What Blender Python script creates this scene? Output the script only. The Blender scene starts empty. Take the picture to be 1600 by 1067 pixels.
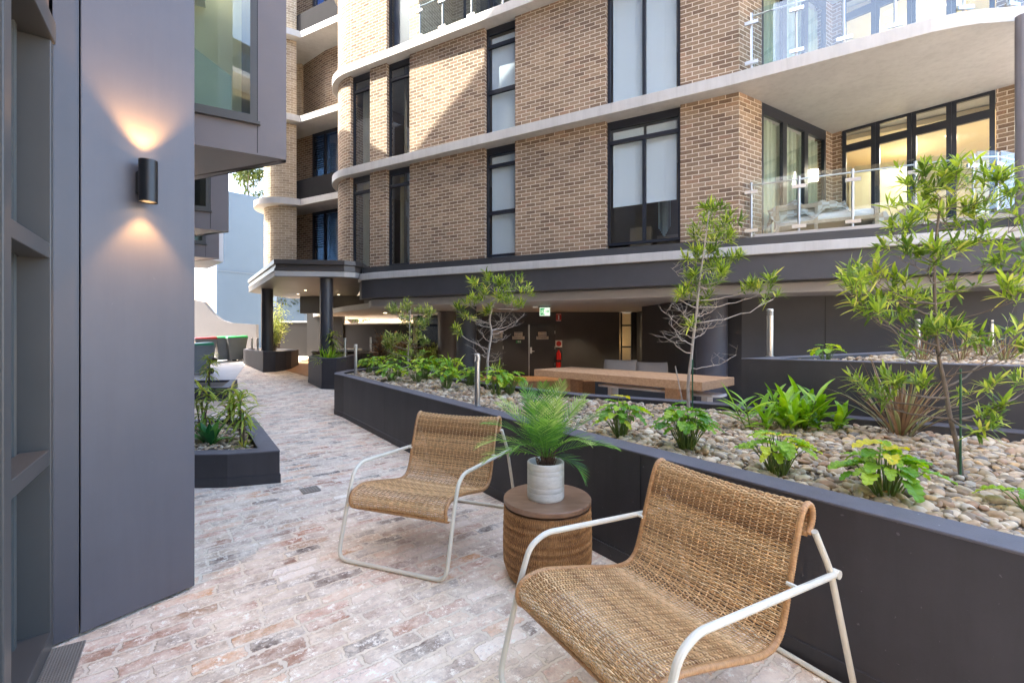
import bpy, math, random
import numpy as np
from mathutils import Vector, Matrix
random.seed(7)
S = bpy.context.scene
R = math.radians
PI = math.pi
# ------------------------------------------------------------------ camera
HZ, FP, EYE = 524.0, 711.0, 1.45          # horizon row, focal length in photo pixels, eye height (m)
cam_d = bpy.data.cameras.new('camera'); cam = bpy.data.objects.new('camera', cam_d)
S.collection.objects.link(cam)
cam.location = (0, 0, EYE); cam.rotation_euler = (R(90), 0, 0)
cam_d.sensor_width = 36; cam_d.lens = 16.0
cam_d.shift_y = -(533.5 - HZ) / 1600.0
cam_d.clip_start = 0.05; cam_d.clip_end = 500
S.camera = cam
# ------------------------------------------------------------------ world, sun, exposure
SUN_AZ = R(187); SUN_EL = R(50)
sd = Vector((math.cos(SUN_AZ) * math.cos(SUN_EL), math.sin(SUN_AZ) * math.cos(SUN_EL), math.sin(SUN_EL)))
W = bpy.data.worlds.new('World'); S.world = W; W.use_nodes = True
nt = W.node_tree; nt.nodes.clear()
sky = nt.nodes.new('ShaderNodeTexSky'); sky.sky_type = 'NISHITA'; sky.sun_disc = False
sky.sun_elevation = SUN_EL; sky.sun_rotation = math.atan2(sd.x, sd.y)
sky.dust_density = 3.5; sky.ozone_density = 0.5; sky.air_density = 0.9
bg = nt.nodes.new('ShaderNodeBackground'); bg.inputs['Strength'].default_value = 0.15
wo = nt.nodes.new('ShaderNodeOutputWorld')
nt.links.new(sky.outputs[0], bg.inputs[0]); nt.links.new(bg.outputs[0], wo.inputs[0])
sun_d = bpy.data.lights.new('sun', 'SUN'); sun_d.energy = 2.0; sun_d.angle = R(0.5); sun_d.color = (1, .93, .82)
sun = bpy.data.objects.new('sun', sun_d); S.collection.objects.link(sun)
sun.rotation_euler = sd.to_track_quat('Z', 'Y').to_euler()
S.view_settings.view_transform = 'Standard'; S.view_settings.look = 'None'
S.view_settings.exposure = 3.25; S.view_settings.gamma = 1
S.cycles.use_denoising = True
S.cycles.max_bounces = 8; S.cycles.transparent_max_bounces = 24; S.cycles.diffuse_bounces = 5
S.cycles.sample_clamp_indirect = 6; S.cycles.caustics_reflective = False; S.cycles.caustics_refractive = False

# ------------------------------------------------------------------ helpers
def P(px, py, d):                    # survey: photo pixel at distance d -> world point
    return Vector(((px - 800) / FP * d, d, EYE - (py - HZ) / FP * d))
def PZ(px, py, z):                   # survey: photo pixel on the level z
    d = FP * (EYE - z) / (py - HZ)
    return Vector(((px - 800) / FP * d, d, z))
def F(t, s=0.0, z=None):             # facade frame: t metres left of the brick corner, s metres inward
    x, y = 4.344 - .888 * t + .459 * s, 8.70 + .459 * t + .888 * s
    return (x, y) if z is None else (x, y, z)
def sstep(a, b, v):
    v = min(1, max(0, (v - a) / (b - a))); return v * v * (3 - 2 * v)
def gz(x, y):                        # ground height: level court, ramp up at the far left, dip under the building
    g = .055 * max(0.0, y - 9) * sstep(-3.0, -4.4, x) if x < -3 else 0.0
    if x < -4.4: g = .055 * max(0.0, y - 9)
    g = min(g, .62)
    g -= .30 * sstep(9.5, 12, y) * sstep(-2.4, -.6, x)
    return g

class MB:
    def __init__(s): s.v = []; s.f = []; s.uv = {}; s.attr = []
    def quad(s, a, b, c, d, uv=None):
        i = len(s.v); s.v += [tuple(a), tuple(b), tuple(c), tuple(d)]; s.f.append((i, i+1, i+2, i+3))
        if uv: s.uv[len(s.f)-1] = uv
    def tri(s, a, b, c):
        i = len(s.v); s.v += [tuple(a), tuple(b), tuple(c)]; s.f.append((i, i+1, i+2))
    def box(s, x0, y0, z0, x1, y1, z1, M=None):
        i = len(s.v)
        p = [(x0,y0,z0),(x1,y0,z0),(x1,y1,z0),(x0,y1,z0),(x0,y0,z1),(x1,y0,z1),(x1,y1,z1),(x0,y1,z1)]
        if M is not None: p = [tuple(M @ Vector(q)) for q in p]
        s.v += p
        s.f += [tuple(i+k for k in q) for q in ((0,3,2,1),(4,5,6,7),(0,1,5,4),(1,2,6,5),(2,3,7,6),(3,0,4,7))]
    def prism(s, poly, z0, z1):      # closed polygon in plan; z0/z1 numbers or per-vertex lists
        n = len(poly); i = len(s.v)
        a = z0 if isinstance(z0, (list, tuple)) else [z0]*n
        b = z1 if isinstance(z1, (list, tuple)) else [z1]*n
        s.v += [(p[0], p[1], a[k]) for k, p in enumerate(poly)] + [(p[0], p[1], b[k]) for k, p in enumerate(poly)]
        s.f.append(tuple(i+n-1-k for k in range(n))); s.f.append(tuple(i+n+k for k in range(n)))
        for k in range(n):
            k2 = (k+1) % n; s.f.append((i+k, i+k2, i+n+k2, i+n+k))
    def wall(s, pts, z0, z1, th, u0=0.0):    # brick/panel sheet along plan polyline, thickness to the left-hand normal; metric UVs
        pts = [Vector((p[0], p[1])) for p in pts]; n = len(pts); off = []
        for k in range(n):
            if k == 0: t = pts[1]-pts[0]
            elif k == n-1: t = pts[-1]-pts[-2]
            else: t = (pts[k+1]-pts[k]).normalized() + (pts[k]-pts[k-1]).normalized()
            t.normalize(); nrm = Vector((-t.y, t.x))
            if 0 < k < n-1:
                t1 = (pts[k]-pts[k-1]).normalized(); c = max(.35, abs(t1.dot(t))); off.append(pts[k]+nrm*th/c)
            else: off.append(pts[k]+nrm*th)
        u = u0
        for k in range(n-1):
            a, b, c, d = pts[k], pts[k+1], off[k+1], off[k]; L = (b-a).length
            s.quad((a.x,a.y,z0),(b.x,b.y,z0),(b.x,b.y,z1),(a.x,a.y,z1), [(u,z0),(u+L,z0),(u+L,z1),(u,z1)])
            s.quad((c.x,c.y,z0),(d.x,d.y,z0),(d.x,d.y,z1),(c.x,c.y,z1), [(u+L,z0),(u,z0),(u,z1),(u+L,z1)])
            s.quad((a.x,a.y,z1),(b.x,b.y,z1),(c.x,c.y,z1),(d.x,d.y,z1), [(u,0),(u+L,0),(u+L,th),(u,th)])
            s.quad((d.x,d.y,z0),(c.x,c.y,z0),(b.x,b.y,z0),(a.x,a.y,z0), [(u,0),(u+L,0),(u+L,th),(u,th)])
            u += L
        a, d = pts[0], off[0]; s.quad((d.x,d.y,z0),(a.x,a.y,z0),(a.x,a.y,z1),(d.x,d.y,z1), [(u0-th,z0),(u0,z0),(u0,z1),(u0-th,z1)])
        b, c = pts[-1], off[-1]; s.quad((b.x,b.y,z0),(c.x,c.y,z0),(c.x,c.y,z1),(b.x,b.y,z1), [(u,z0),(u+th,z0),(u+th,z1),(u,z1)])
    def lathe(s, prof, n=24, M=None, closed=False):   # prof: (r, z)
        i = len(s.v)
        for r, z in prof:
            for k in range(n):
                a = 2*PI*k/n; q = (r*math.cos(a), r*math.sin(a), z)
                s.v.append(tuple(M @ Vector(q)) if M is not None else q)
        for j in range(len(prof)-1):
            for k in range(n):
                k2 = (k+1) % n; s.f.append((i+j*n+k, i+j*n+k2, i+(j+1)*n+k2, i+(j+1)*n+k))
        if not closed:
            s.f.append(tuple(i+n-1-k for k in range(n))); j = len(prof)-1; s.f.append(tuple(i+j*n+k for k in range(n)))
    def cyl(s, x, y, z0, z1, r, n=24, r1=None):
        s.lathe([(r, z0), (r if r1 is None else r1, z1)], n, Matrix.Translation((x, y, 0)))
    def tube(s, pts, rad, n=8, cap=True):
        pts = [Vector(p) for p in pts]; m = len(pts)
        rr = rad if isinstance(rad, (list, tuple)) else [rad]*m
        T = []
        for k in range(m):
            t = (pts[min(k+1, m-1)] - pts[max(k-1, 0)]); T.append(t.normalized() if t.length > 1e-9 else Vector((0,0,1)))
        up = Vector((0,0,1)) if abs(T[0].z) < .9 else Vector((1,0,0))
        nrm = T[0].cross(up).normalized(); i = len(s.v)
        for k in range(m):
            nrm = (nrm - T[k]*nrm.dot(T[k]))
            nrm = nrm.normalized() if nrm.length > 1e-6 else T[k].orthogonal().normalized()
            b = T[k].cross(nrm)
            for j in range(n):
                a = 2*PI*j/n; s.v.append(tuple(pts[k] + (nrm*math.cos(a) + b*math.sin(a))*rr[k]))
        for k in range(m-1):
            for j in range(n):
                j2 = (j+1) % n; s.f.append((i+k*n+j, i+k*n+j2, i+(k+1)*n+j2, i+(k+1)*n+j))
        if cap:
            s.f.append(tuple(i+n-1-j for j in range(n))); s.f.append(tuple(i+(m-1)*n+j for j in range(n)))
    def build(s, name, mat, parent=None, smooth=False, bevel=0):
        me = bpy.data.meshes.new(name); me.from_pydata(s.v, [], s.f)
        if s.uv:
            L = me.uv_layers.new(name='uv'); 
            for fi, uvs in s.uv.items():
                p = me.polygons[fi]
                for k, li in enumerate(p.loop_indices): L.data[li].uv = uvs[k]
        o = bpy.data.objects.new(name, me); S.collection.objects.link(o)
        me.materials.append(mat)
        if smooth: me.polygons.foreach_set('use_smooth', [True]*len(me.polygons))
        if smooth == 'auto': me.set_sharp_from_angle(angle=R(35))
        if s.attr and len(s.attr) == len(s.f):
            at = me.attributes.new('rnd', 'FLOAT', 'FACE'); at.data.foreach_set('value', s.attr)
        if bevel:
            bm = o.modifiers.new('bevel', 'BEVEL'); bm.width = bevel; bm.segments = 2; bm.limit_method = 'ANGLE'; bm.angle_limit = R(40)
        if parent is not None:
            o.parent = parent
            if parent.location.length: o.matrix_parent_inverse = Matrix.Translation(parent.location).inverted()
        return o
def tag(o, label=None, cat=None, group=None, kind=None):
    if label: o['label'] = label
    if cat: o['category'] = cat
    if group: o['group'] = group
    if kind: o['kind'] = kind
    return o
def empty(name, label=None, cat=None, group=None, loc=(0,0,0), rz=0, kind=None):
    o = bpy.data.objects.new(name, None); S.collection.objects.link(o); o.location = loc; o.rotation_euler = (0,0,rz)
    o.empty_display_size = .1
    return tag(o, label, cat, group, kind)
def local(o, parent):                # child built in the parent's local frame
    o.parent = parent; o.matrix_parent_inverse = Matrix.Identity(4); return o
def copy_tree(o, parent=None):
    c = o.copy(); S.collection.objects.link(c)
    if parent is not None: c.parent = parent
    for ch in o.children: copy_tree(ch, c)
    return c
def arc(cx, cy, r, a0, a1, n):
    return [(cx + r*math.cos(R(a0+(a1-a0)*k/n)), cy + r*math.sin(R(a0+(a1-a0)*k/n))) for k in range(n+1)]

# ------------------------------------------------------------------ materials
def new_mat(name):
    m = bpy.data.materials.new(name); m.use_nodes = True; t = m.node_tree
    b = t.nodes['Principled BSDF']; return m, t, b
def N(t, ty, **kw):
    n = t.nodes.new(ty)
    for k, v in kw.items():
        if k in n.inputs: n.inputs[k].default_value = v
        else: setattr(n, k, v)
    return n
def ramp(t, stops, interp='LINEAR'):
    r = t.nodes.new('ShaderNodeValToRGB'); cr = r.color_ramp; cr.interpolation = interp
    while len(cr.elements) < len(stops): cr.elements.new(.5)
    for e, (p, c) in zip(cr.elements, stops): e.position = p; e.color = (*c, 1)
    return r
def paint(name, col, rough=.5, var=.12, bump=.15, bscale=180, metal=0, spec=.5, vscale=1.6, streak=0, speck=.45):
    m, t, b = new_mat(name)
    b.inputs['Roughness'].default_value = rough; b.inputs['Metallic'].default_value = metal
    b.inputs['Specular IOR Level'].default_value = spec
    tc = N(t, 'ShaderNodeTexCoord')
    n1 = N(t, 'ShaderNodeTexNoise', Scale=vscale, Detail=6.0, Roughness=.65)
    t.links.new(tc.outputs['Object'], n1.inputs['Vector'])
    c0 = tuple(max(0, c*(1-var)) for c in col); c1 = tuple(min(1, c*(1+var)) for c in col)
    r = ramp(t, [(.3, c0), (.7, c1)]); t.links.new(n1.outputs['Fac'], r.inputs[0]); last = r.outputs[0]
    if streak:                       # rain streaks and scuffs: stretched noise plus fine specks
        mp = N(t, 'ShaderNodeMapping'); mp.inputs['Scale'].default_value = (9,9,.7); t.links.new(tc.outputs['Object'], mp.inputs[0])
        ns = N(t, 'ShaderNodeTexNoise', Scale=1.0, Detail=7.0, Roughness=.7); t.links.new(mp.outputs[0], ns.inputs['Vector'])
        rs = ramp(t, [(.32,(1-streak,)*3),(.5,(1,1,1)),(.72,(1+streak*.6,)*3)]); t.links.new(ns.outputs['Fac'], rs.inputs[0])
        mu = N(t, 'ShaderNodeMix', data_type='RGBA', blend_type='MULTIPLY'); mu.inputs[0].default_value = 1; t.links.new(last, mu.inputs[6]); t.links.new(rs.outputs[0], mu.inputs[7])
        nf = N(t, 'ShaderNodeTexNoise', Scale=46.0, Detail=2.0); t.links.new(tc.outputs['Object'], nf.inputs['Vector']); rf = ramp(t, [(.73,(0,0,0)),(.76,(1,1,1))]); t.links.new(nf.outputs['Fac'], rf.inputs[0])
        sp = N(t, 'ShaderNodeMix', data_type='RGBA'); sp.inputs[7].default_value = (*[min(.6, c*3+.05) for c in col], 1); mf = N(t, 'ShaderNodeMath', operation='MULTIPLY'); mf.inputs[1].default_value = speck
        t.links.new(rf.outputs[0], mf.inputs[0]); t.links.new(mf.outputs[0], sp.inputs[0]); t.links.new(mu.outputs[2], sp.inputs[6]); last = sp.outputs[2]
    t.links.new(last, b.inputs['Base Color'])
    if bump:
        n2 = N(t, 'ShaderNodeTexNoise', Scale=bscale, Detail=3.0); t.links.new(tc.outputs['Object'], n2.inputs['Vector'])
        bp = N(t, 'ShaderNodeBump', Strength=bump, Distance=.002); t.links.new(n2.outputs['Fac'], bp.inputs['Height'])
        t.links.new(bp.outputs[0], b.inputs['Normal'])
    return m
def glass(name, tint=(.9,.97,.95), refl=.0, rough=0.0):
    m, t, b = new_mat(name); t.nodes.remove(b); out = t.nodes['Material Output']
    tr = N(t, 'ShaderNodeBsdfTransparent'); tr.inputs[0].default_value = (*tint, 1)
    gl = N(t, 'ShaderNodeBsdfGlossy'); gl.inputs['Roughness'].default_value = rough
    lw = N(t, 'ShaderNodeLayerWeight', Blend=.5); mx = N(t, 'ShaderNodeMixShader')
    pw = N(t, 'ShaderNodeMath', operation='POWER'); pw.inputs[1].default_value = 5
    ad = N(t, 'ShaderNodeMath', operation='MULTIPLY_ADD', use_clamp=True); ad.inputs[1].default_value = .9; ad.inputs[2].default_value = .04 + refl
    t.links.new(lw.outputs['Facing'], pw.inputs[0]); t.links.new(pw.outputs[0], ad.inputs[0]); t.links.new(ad.outputs[0], mx.inputs[0])
    t.links.new(tr.outputs[0], mx.inputs[1]); t.links.new(gl.outputs[0], mx.inputs[2]); t.links.new(mx.outputs[0], out.inputs[0])
    return m
def emit(name, col, st):
    m, t, b = new_mat(name); b.inputs['Base Color'].default_value = (*col, 1)
    b.inputs['Emission Color'].default_value = (*col, 1); b.inputs['Emission Strength'].default_value = st; return m
def brick_mat(name, cols, mortar, bw=.24, bh=.086, ms=.011):
    m, t, b = new_mat(name); b.inputs['Roughness'].default_value = .85; b.inputs['Specular IOR Level'].default_value = .25
    uv = N(t, 'ShaderNodeUVMap', uv_map='uv')
    nz = N(t, 'ShaderNodeTexNoise', Scale=9.0, Detail=3.0); t.links.new(uv.outputs[0], nz.inputs['Vector'])
    mxv = N(t, 'ShaderNodeVectorMath', operation='MULTIPLY_ADD'); mxv.inputs[1].default_value = (.012,.012,0)
    sub = N(t, 'ShaderNodeVectorMath', operation='SUBTRACT'); sub.inputs[1].default_value = (.5,.5,.5)
    t.links.new(nz.outputs['Color'], sub.inputs[0]); t.links.new(sub.outputs[0], mxv.inputs[0]); t.links.new(uv.outputs[0], mxv.inputs[2])
    br = N(t, 'ShaderNodeTexBrick'); br.offset = .5
    for k, v in (('Scale', 1.0), ('Mortar Size', ms/2), ('Mortar Smooth', .25), ('Bias', 0.0), ('Brick Width', bw), ('Row Height', bh)): br.inputs[k].default_value = v
    br.inputs['Color1'].default_value = (0,0,0,1); br.inputs['Color2'].default_value = (1,1,1,1); br.inputs['Mortar'].default_value = (.5,.5,.5,1)
    t.links.new(mxv.outputs[0], br.inputs['Vector'])
    rp = ramp(t, cols); t.links.new(br.outputs['Color'], rp.inputs[0])
    n2 = N(t, 'ShaderNodeTexNoise', Scale=38.0, Detail=5.0, Roughness=.7); t.links.new(uv.outputs[0], n2.inputs['Vector'])
    n3 = N(t, 'ShaderNodeTexNoise', Scale=.9, Detail=4.0); t.links.new(uv.outputs[0], n3.inputs['Vector'])
    r2 = ramp(t, [(.25,(.55,.52,.5)),(.55,(1,1,1)),(.8,(1.25,1.22,1.18))]); t.links.new(n2.outputs['Fac'], r2.inputs[0])
    mu = N(t, 'ShaderNodeMix', data_type='RGBA', blend_type='MULTIPLY'); mu.inputs[0].default_value = .8
    t.links.new(rp.outputs[0], mu.inputs[6]); t.links.new(r2.outputs[0], mu.inputs[7])
    r3 = ramp(t, [(.3,(.86,.86,.86)),(.75,(1.12,1.1,1.06))]); t.links.new(n3.outputs['Fac'], r3.inputs[0])
    mu2 = N(t, 'ShaderNodeMix', data_type='RGBA', blend_type='MULTIPLY'); mu2.inputs[0].default_value = 1
    t.links.new(mu.outputs[2], mu2.inputs[6]); t.links.new(r3.outputs[0], mu2.inputs[7])
    mm = N(t, 'ShaderNodeMix', data_type='RGBA'); mm.inputs[7].default_value = (*mortar, 1)
    t.links.new(br.outputs['Fac'], mm.inputs[0]); t.links.new(mu2.outputs[2], mm.inputs[6]); t.links.new(mm.outputs[2], b.inputs['Base Color'])
    h = N(t, 'ShaderNodeMath', operation='MULTIPLY_ADD'); h.inputs[1].default_value = -1.0
    h2 = N(t, 'ShaderNodeMath', operation='MULTIPLY'); h2.inputs[1].default_value = .35
    t.links.new(n2.outputs['Fac'], h2.inputs[0]); t.links.new(br.outputs['Fac'], h.inputs[0]); t.links.new(h2.outputs[0], h.inputs[2])
    bp = N(t, 'ShaderNodeBump', Strength=.7, Distance=.006); t.links.new(h.outputs[0], bp.inputs['Height']); t.links.new(bp.outputs[0], b.inputs['Normal'])
    return m
def paver_mat():
    m, t, b = new_mat('recycled_brick_paving'); b.inputs['Roughness'].default_value = .8; b.inputs['Specular IOR Level'].default_value = .35
    tc = N(t, 'ShaderNodeTexCoord'); mp = N(t, 'ShaderNodeMapping'); mp.inputs['Rotation'].default_value = (0,0,R(-38.4))
    t.links.new(tc.outputs['Object'], mp.inputs[0])
    def nz(scale, det, rough=.6, src=mp):
        n = N(t, 'ShaderNodeTexNoise', Scale=scale, Detail=det, Roughness=rough); t.links.new(src.outputs[0], n.inputs['Vector']); return n
    nd = nz(6.0, 3.0)
    sub = N(t, 'ShaderNodeVectorMath', operation='SUBTRACT'); sub.inputs[1].default_value = (.5,.5,.5); t.links.new(nd.outputs['Color'], sub.inputs[0])
    ma = N(t, 'ShaderNodeVectorMath', operation='MULTIPLY_ADD'); ma.inputs[1].default_value = (.09,.05,0)
    nd2 = nz(42.0, 2.0); sub2 = N(t, 'ShaderNodeVectorMath', operation='SUBTRACT'); sub2.inputs[1].default_value = (.5,.5,.5); t.links.new(nd2.outputs['Color'], sub2.inputs[0])
    ma2 = N(t, 'ShaderNodeVectorMath', operation='MULTIPLY_ADD'); ma2.inputs[1].default_value = (.034,.030,0)
    t.links.new(sub.outputs[0], ma.inputs[0]); t.links.new(mp.outputs[0], ma.inputs[2]); t.links.new(sub2.outputs[0], ma2.inputs[0]); t.links.new(ma.outputs[0], ma2.inputs[2])
    def brick(ms, sm):
        br = N(t, 'ShaderNodeTexBrick'); br.offset = .43; br.offset_frequency = 2; br.squash = .8; br.squash_frequency = 3
        for k, v in (('Scale', 1.0), ('Mortar Size', ms), ('Mortar Smooth', sm), ('Bias', 0.0), ('Brick Width', .285), ('Row Height', .098)): br.inputs[k].default_value = v
        br.inputs['Color1'].default_value = (0,0,0,1); br.inputs['Color2'].default_value = (1,1,1,1); br.inputs['Mortar'].default_value = (.5,.5,.5,1)
        t.links.new(ma2.outputs[0], br.inputs['Vector']); return br
    br = brick(.0115, .45)
    cols = ramp(t, [(0,(.11,.085,.075)),(.10,(.26,.19,.155)),(.22,(.42,.19,.11)),(.32,(.40,.30,.25)),(.46,(.50,.42,.36)),(.58,(.58,.46,.36)),(.68,(.27,.22,.19)),(.78,(.60,.33,.17)),(.86,(.66,.58,.50)),(.93,(.50,.27,.19)),(1,(.86,.84,.80))])
    t.links.new(br.outputs['Color'], cols.inputs[0])
    # mottling and lime wash
    n1 = nz(55.0, 8.0, .75); r1 = ramp(t, [(.34,(.38,.36,.35)),(.46,(.95,.95,.95)),(.75,(1.28,1.25,1.22))]); t.links.new(n1.outputs['Fac'], r1.inputs[0])
    mu = N(t, 'ShaderNodeMix', data_type='RGBA', blend_type='MULTIPLY'); mu.inputs[0].default_value = .75
    t.links.new(cols.outputs[0], mu.inputs[6]); t.links.new(r1.outputs[0], mu.inputs[7])
    n2 = nz(4.2, 9.0, .72); r2 = ramp(t, [(.40,(0,0,0)),(.60,(1,1,1))]); t.links.new(n2.outputs['Fac'], r2.inputs[0])
    wash = N(t, 'ShaderNodeMix', data_type='RGBA'); wash.inputs[7].default_value = (.80,.72,.64,1)
    wf = N(t, 'ShaderNodeMath', operation='MULTIPLY'); wf.inputs[1].default_value = .74
    t.links.new(r2.outputs[0], wf.inputs[0]); t.links.new(wf.outputs[0], wash.inputs[0]); t.links.new(mu.outputs[2], wash.inputs[6])
    n5 = nz(15.0, 9.0, .86); r5 = ramp(t, [(.535,(0,0,0)),(.575,(1,1,1))]); t.links.new(n5.outputs['Fac'], r5.inputs[0])
    sp = N(t, 'ShaderNodeMix', data_type='RGBA'); sp.inputs[7].default_value = (.90,.88,.84,1)
    w5 = N(t, 'ShaderNodeMath', operation='MULTIPLY'); w5.inputs[1].default_value = .85; t.links.new(r5.outputs[0], w5.inputs[0]); t.links.new(w5.outputs[0], sp.inputs[0]); t.links.new(wash.outputs[2], sp.inputs[6])
    mcol = nz(2.3, 4.0); rm = ramp(t, [(.3,(.70,.60,.48)),(.6,(.68,.62,.55)),(.8,(.60,.56,.53))]); t.links.new(mcol.outputs['Fac'], rm.inputs[0])
    mm = N(t, 'ShaderNodeMix', data_type='RGBA'); t.links.new(br.outputs['Fac'], mm.inputs[0]); t.links.new(sp.outputs[2], mm.inputs[6]); t.links.new(rm.outputs[0], mm.inputs[7])
    n8 = nz(7.0, 8.0, .78); r8 = ramp(t, [(.50,(0,0,0)),(.60,(1,1,1))]); t.links.new(n8.outputs['Fac'], r8.inputs[0])
    w8 = N(t, 'ShaderNodeMath', operation='MULTIPLY'); w8.inputs[1].default_value = .55; t.links.new(r8.outputs[0], w8.inputs[0])
    m8 = N(t, 'ShaderNodeMix', data_type='RGBA'); m8.inputs[7].default_value = (.82,.745,.66,1); t.links.new(w8.outputs[0], m8.inputs[0]); t.links.new(mm.outputs[2], m8.inputs[6]); mm = m8
    n7 = nz(.55, 3.0); r7 = ramp(t, [(.3,(1.10,1.04,.93)),(.7,(1.34,1.26,1.10))]); t.links.new(n7.outputs['Fac'], r7.inputs[0])
    fin = N(t, 'ShaderNodeMix', data_type='RGBA', blend_type='MULTIPLY'); fin.inputs[0].default_value = 1
    t.links.new(mm.outputs[2], fin.inputs[6]); t.links.new(r7.outputs[0], fin.inputs[7]); t.links.new(fin.outputs[2], b.inputs['Base Color'])
    h = N(t, 'ShaderNodeMath', operation='MULTIPLY_ADD'); h.inputs[1].default_value = -.8
    h2 = N(t, 'ShaderNodeMath', operation='MULTIPLY'); h2.inputs[1].default_value = .5
    t.links.new(n1.outputs['Fac'], h2.inputs[0]); t.links.new(br.outputs['Fac'], h.inputs[0]); t.links.new(h2.outputs[0], h.inputs[2])
    bp = N(t, 'ShaderNodeBump', Strength=.8, Distance=.009); t.links.new(h.outputs[0], bp.inputs['Height']); t.links.new(bp.outputs[0], b.inputs['Normal'])
    return m
def attr_mat(name, stops, rough=.5, trans=0.0, tcol=None, scale=30, spec=.4, bump=0, mott=.6):
    """colour from a per-face random attribute; optional translucency for leaves"""
    m, t, b = new_mat(name); b.inputs['Roughness'].default_value = rough; b.inputs['Specular IOR Level'].default_value = spec
    at = N(t, 'ShaderNodeAttribute', attribute_name='rnd'); r = ramp(t, stops); t.links.new(at.outputs['Fac'], r.inputs[0])
    tc = N(t, 'ShaderNodeTexCoord'); n1 = N(t, 'ShaderNodeTexNoise', Scale=float(scale), Detail=4.0); t.links.new(tc.outputs['Object'], n1.inputs['Vector'])
    r2 = ramp(t, [(.3,(.7,.7,.7)),(.7,(1.2,1.2,1.2))]); t.links.new(n1.outputs['Fac'], r2.inputs[0])
    mu = N(t, 'ShaderNodeMix', data_type='RGBA', blend_type='MULTIPLY'); mu.inputs[0].default_value = mott
    t.links.new(r.outputs[0], mu.inputs[6]); t.links.new(r2.outputs[0], mu.inputs[7]); t.links.new(mu.outputs[2], b.inputs['Base Color'])
    if bump:
        bp = N(t, 'ShaderNodeBump', Strength=bump, Distance=.004); t.links.new(n1.outputs['Fac'], bp.inputs['Height']); t.links.new(bp.outputs[0], b.inputs['Normal'])
    if trans:
        tl = N(t, 'ShaderNodeBsdfTranslucent'); mx = N(t, 'ShaderNodeMixShader'); mx.inputs[0].default_value = trans
        hs = N(t, 'ShaderNodeHueSaturation', Value=1.7, Saturation=1.1); hs.inputs['Hue'].default_value = .485
        t.links.new(mu.outputs[2], hs.inputs['Color']); t.links.new(hs.outputs[0], tl.inputs[0])
        t.links.new(b.outputs[0], mx.inputs[1]); t.links.new(tl.outputs[0], mx.inputs[2]); t.links.new(mx.outputs[0], t.nodes['Material Output'].inputs[0])
    return m
def wood(name, c0, c1, rough=.6, sc=(3,40,40), rot=0):
    m, t, b = new_mat(name); b.inputs['Roughness'].default_value = rough
    tc = N(t, 'ShaderNodeTexCoord'); mp = N(t, 'ShaderNodeMapping'); mp.inputs['Scale'].default_value = sc; mp.inputs['Rotation'].default_value = (0,0,rot)
    t.links.new(tc.outputs['Object'], mp.inputs[0])
    n1 = N(t, 'ShaderNodeTexNoise', Scale=1.0, Detail=6.0, Distortion=.6); t.links.new(mp.outputs[0], n1.inputs['Vector'])
    r = ramp(t, [(.3,c0),(.7,c1)]); t.links.new(n1.outputs['Fac'], r.inputs[0]); t.links.new(r.outputs[0], b.inputs['Base Color'])
    bp = N(t, 'ShaderNodeBump', Strength=.25, Distance=.003); t.links.new(n1.outputs['Fac'], bp.inputs['Height']); t.links.new(bp.outputs[0], b.inputs['Normal'])
    return m

M = {}
M['clad'] = paint('charcoal_cladding_paint', (.108,.102,.112), .42, .08, .12, 260, streak=.06, speck=.06)
M['clad_dark'] = paint('dark_frame_paint', (.045,.047,.05), .38, .08, .05)
M['frame_l'] = paint('grey_frame_paint', (.085,.082,.076), .35, .08, .05)
M['bay'] = paint('bay_panel_paint', (.17,.15,.15), .4, .06, .05)
M['planter'] = paint('planter_render', (.042,.039,.042), .55, .2, .4, 140, streak=.16)
M['coping'] = paint('planter_top_lit_render', (.105,.100,.112), .6, .14, .9, 220, streak=.12)  # same render as the wall, lightened for light falling on the top
M['slab'] = paint('slab_edge_paint', (.50,.50,.48), .55, .08, .08, streak=.11, speck=0)
M['soffit'] = paint('soffit_paint', (.46,.44,.40), .7, .04, 0)
M['frame'] = paint('navy_window_frame', (.018,.022,.032), .3, .1, 0)
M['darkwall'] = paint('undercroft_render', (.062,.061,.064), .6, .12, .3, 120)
M['steel'] = paint('brushed_stainless', (.62,.61,.60), .28, .06, .1, 400, metal=1)
M['steel_d'] = paint('dark_louvre_steel', (.05,.05,.05), .4, .1, 0, metal=.5)
M['white_tube'] = paint('ivory_powder_coat', (.72,.68,.55), .42, .06, .08, 300, vscale=9)
M['brick'] = brick_mat('facade_brick', [(0,(.19,.13,.09)),(.3,(.26,.187,.126)),(.6,(.30,.22,.15)),(.85,(.36,.265,.18)),(1,(.31,.20,.135))], (.68,.60,.48), ms=.015)
M['brick_pale'] = brick_mat('pale_glazed_brick', [(0,(.34,.27,.19)),(.5,(.42,.34,.24)),(1,(.48,.40,.29))], (.70,.62,.48), ms=.013)
M['pane'] = glass('window_glass', (.965,.985,.985), .03)
M['pane_bay'] = glass('reflective_window_glass', (.86,.93,.88), .06)
M['balglass'] = glass('balustrade_glass', (.90,.965,.99), .03)  # blue in the tint stands in for reflected sky
M['blind'] = paint('roller_blind_fabric', (.78,.88,.95), .8, .02, 0)
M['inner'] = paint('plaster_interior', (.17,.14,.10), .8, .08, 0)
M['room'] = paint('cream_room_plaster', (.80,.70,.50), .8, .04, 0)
M['black'] = paint('black_satin', (.012,.012,.013), .35, .1, 0)
M['white'] = paint('white_paint', (.80,.80,.79), .5, .03, 0)
M['shade_blue_wall'] = paint('shade_blue_render', (.085,.15,.25), .7, .06, .1, vscale=.3)  # white wall's blue shade put into its colour
M['timber'] = wood('oiled_timber', (.36,.205,.105), (.52,.33,.18), rot=R(47), sc=(40,3,40))
M['deck'] = wood('deck_timber', (.34,.17,.08), (.48,.26,.13), sc=(30,2,30))
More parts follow.
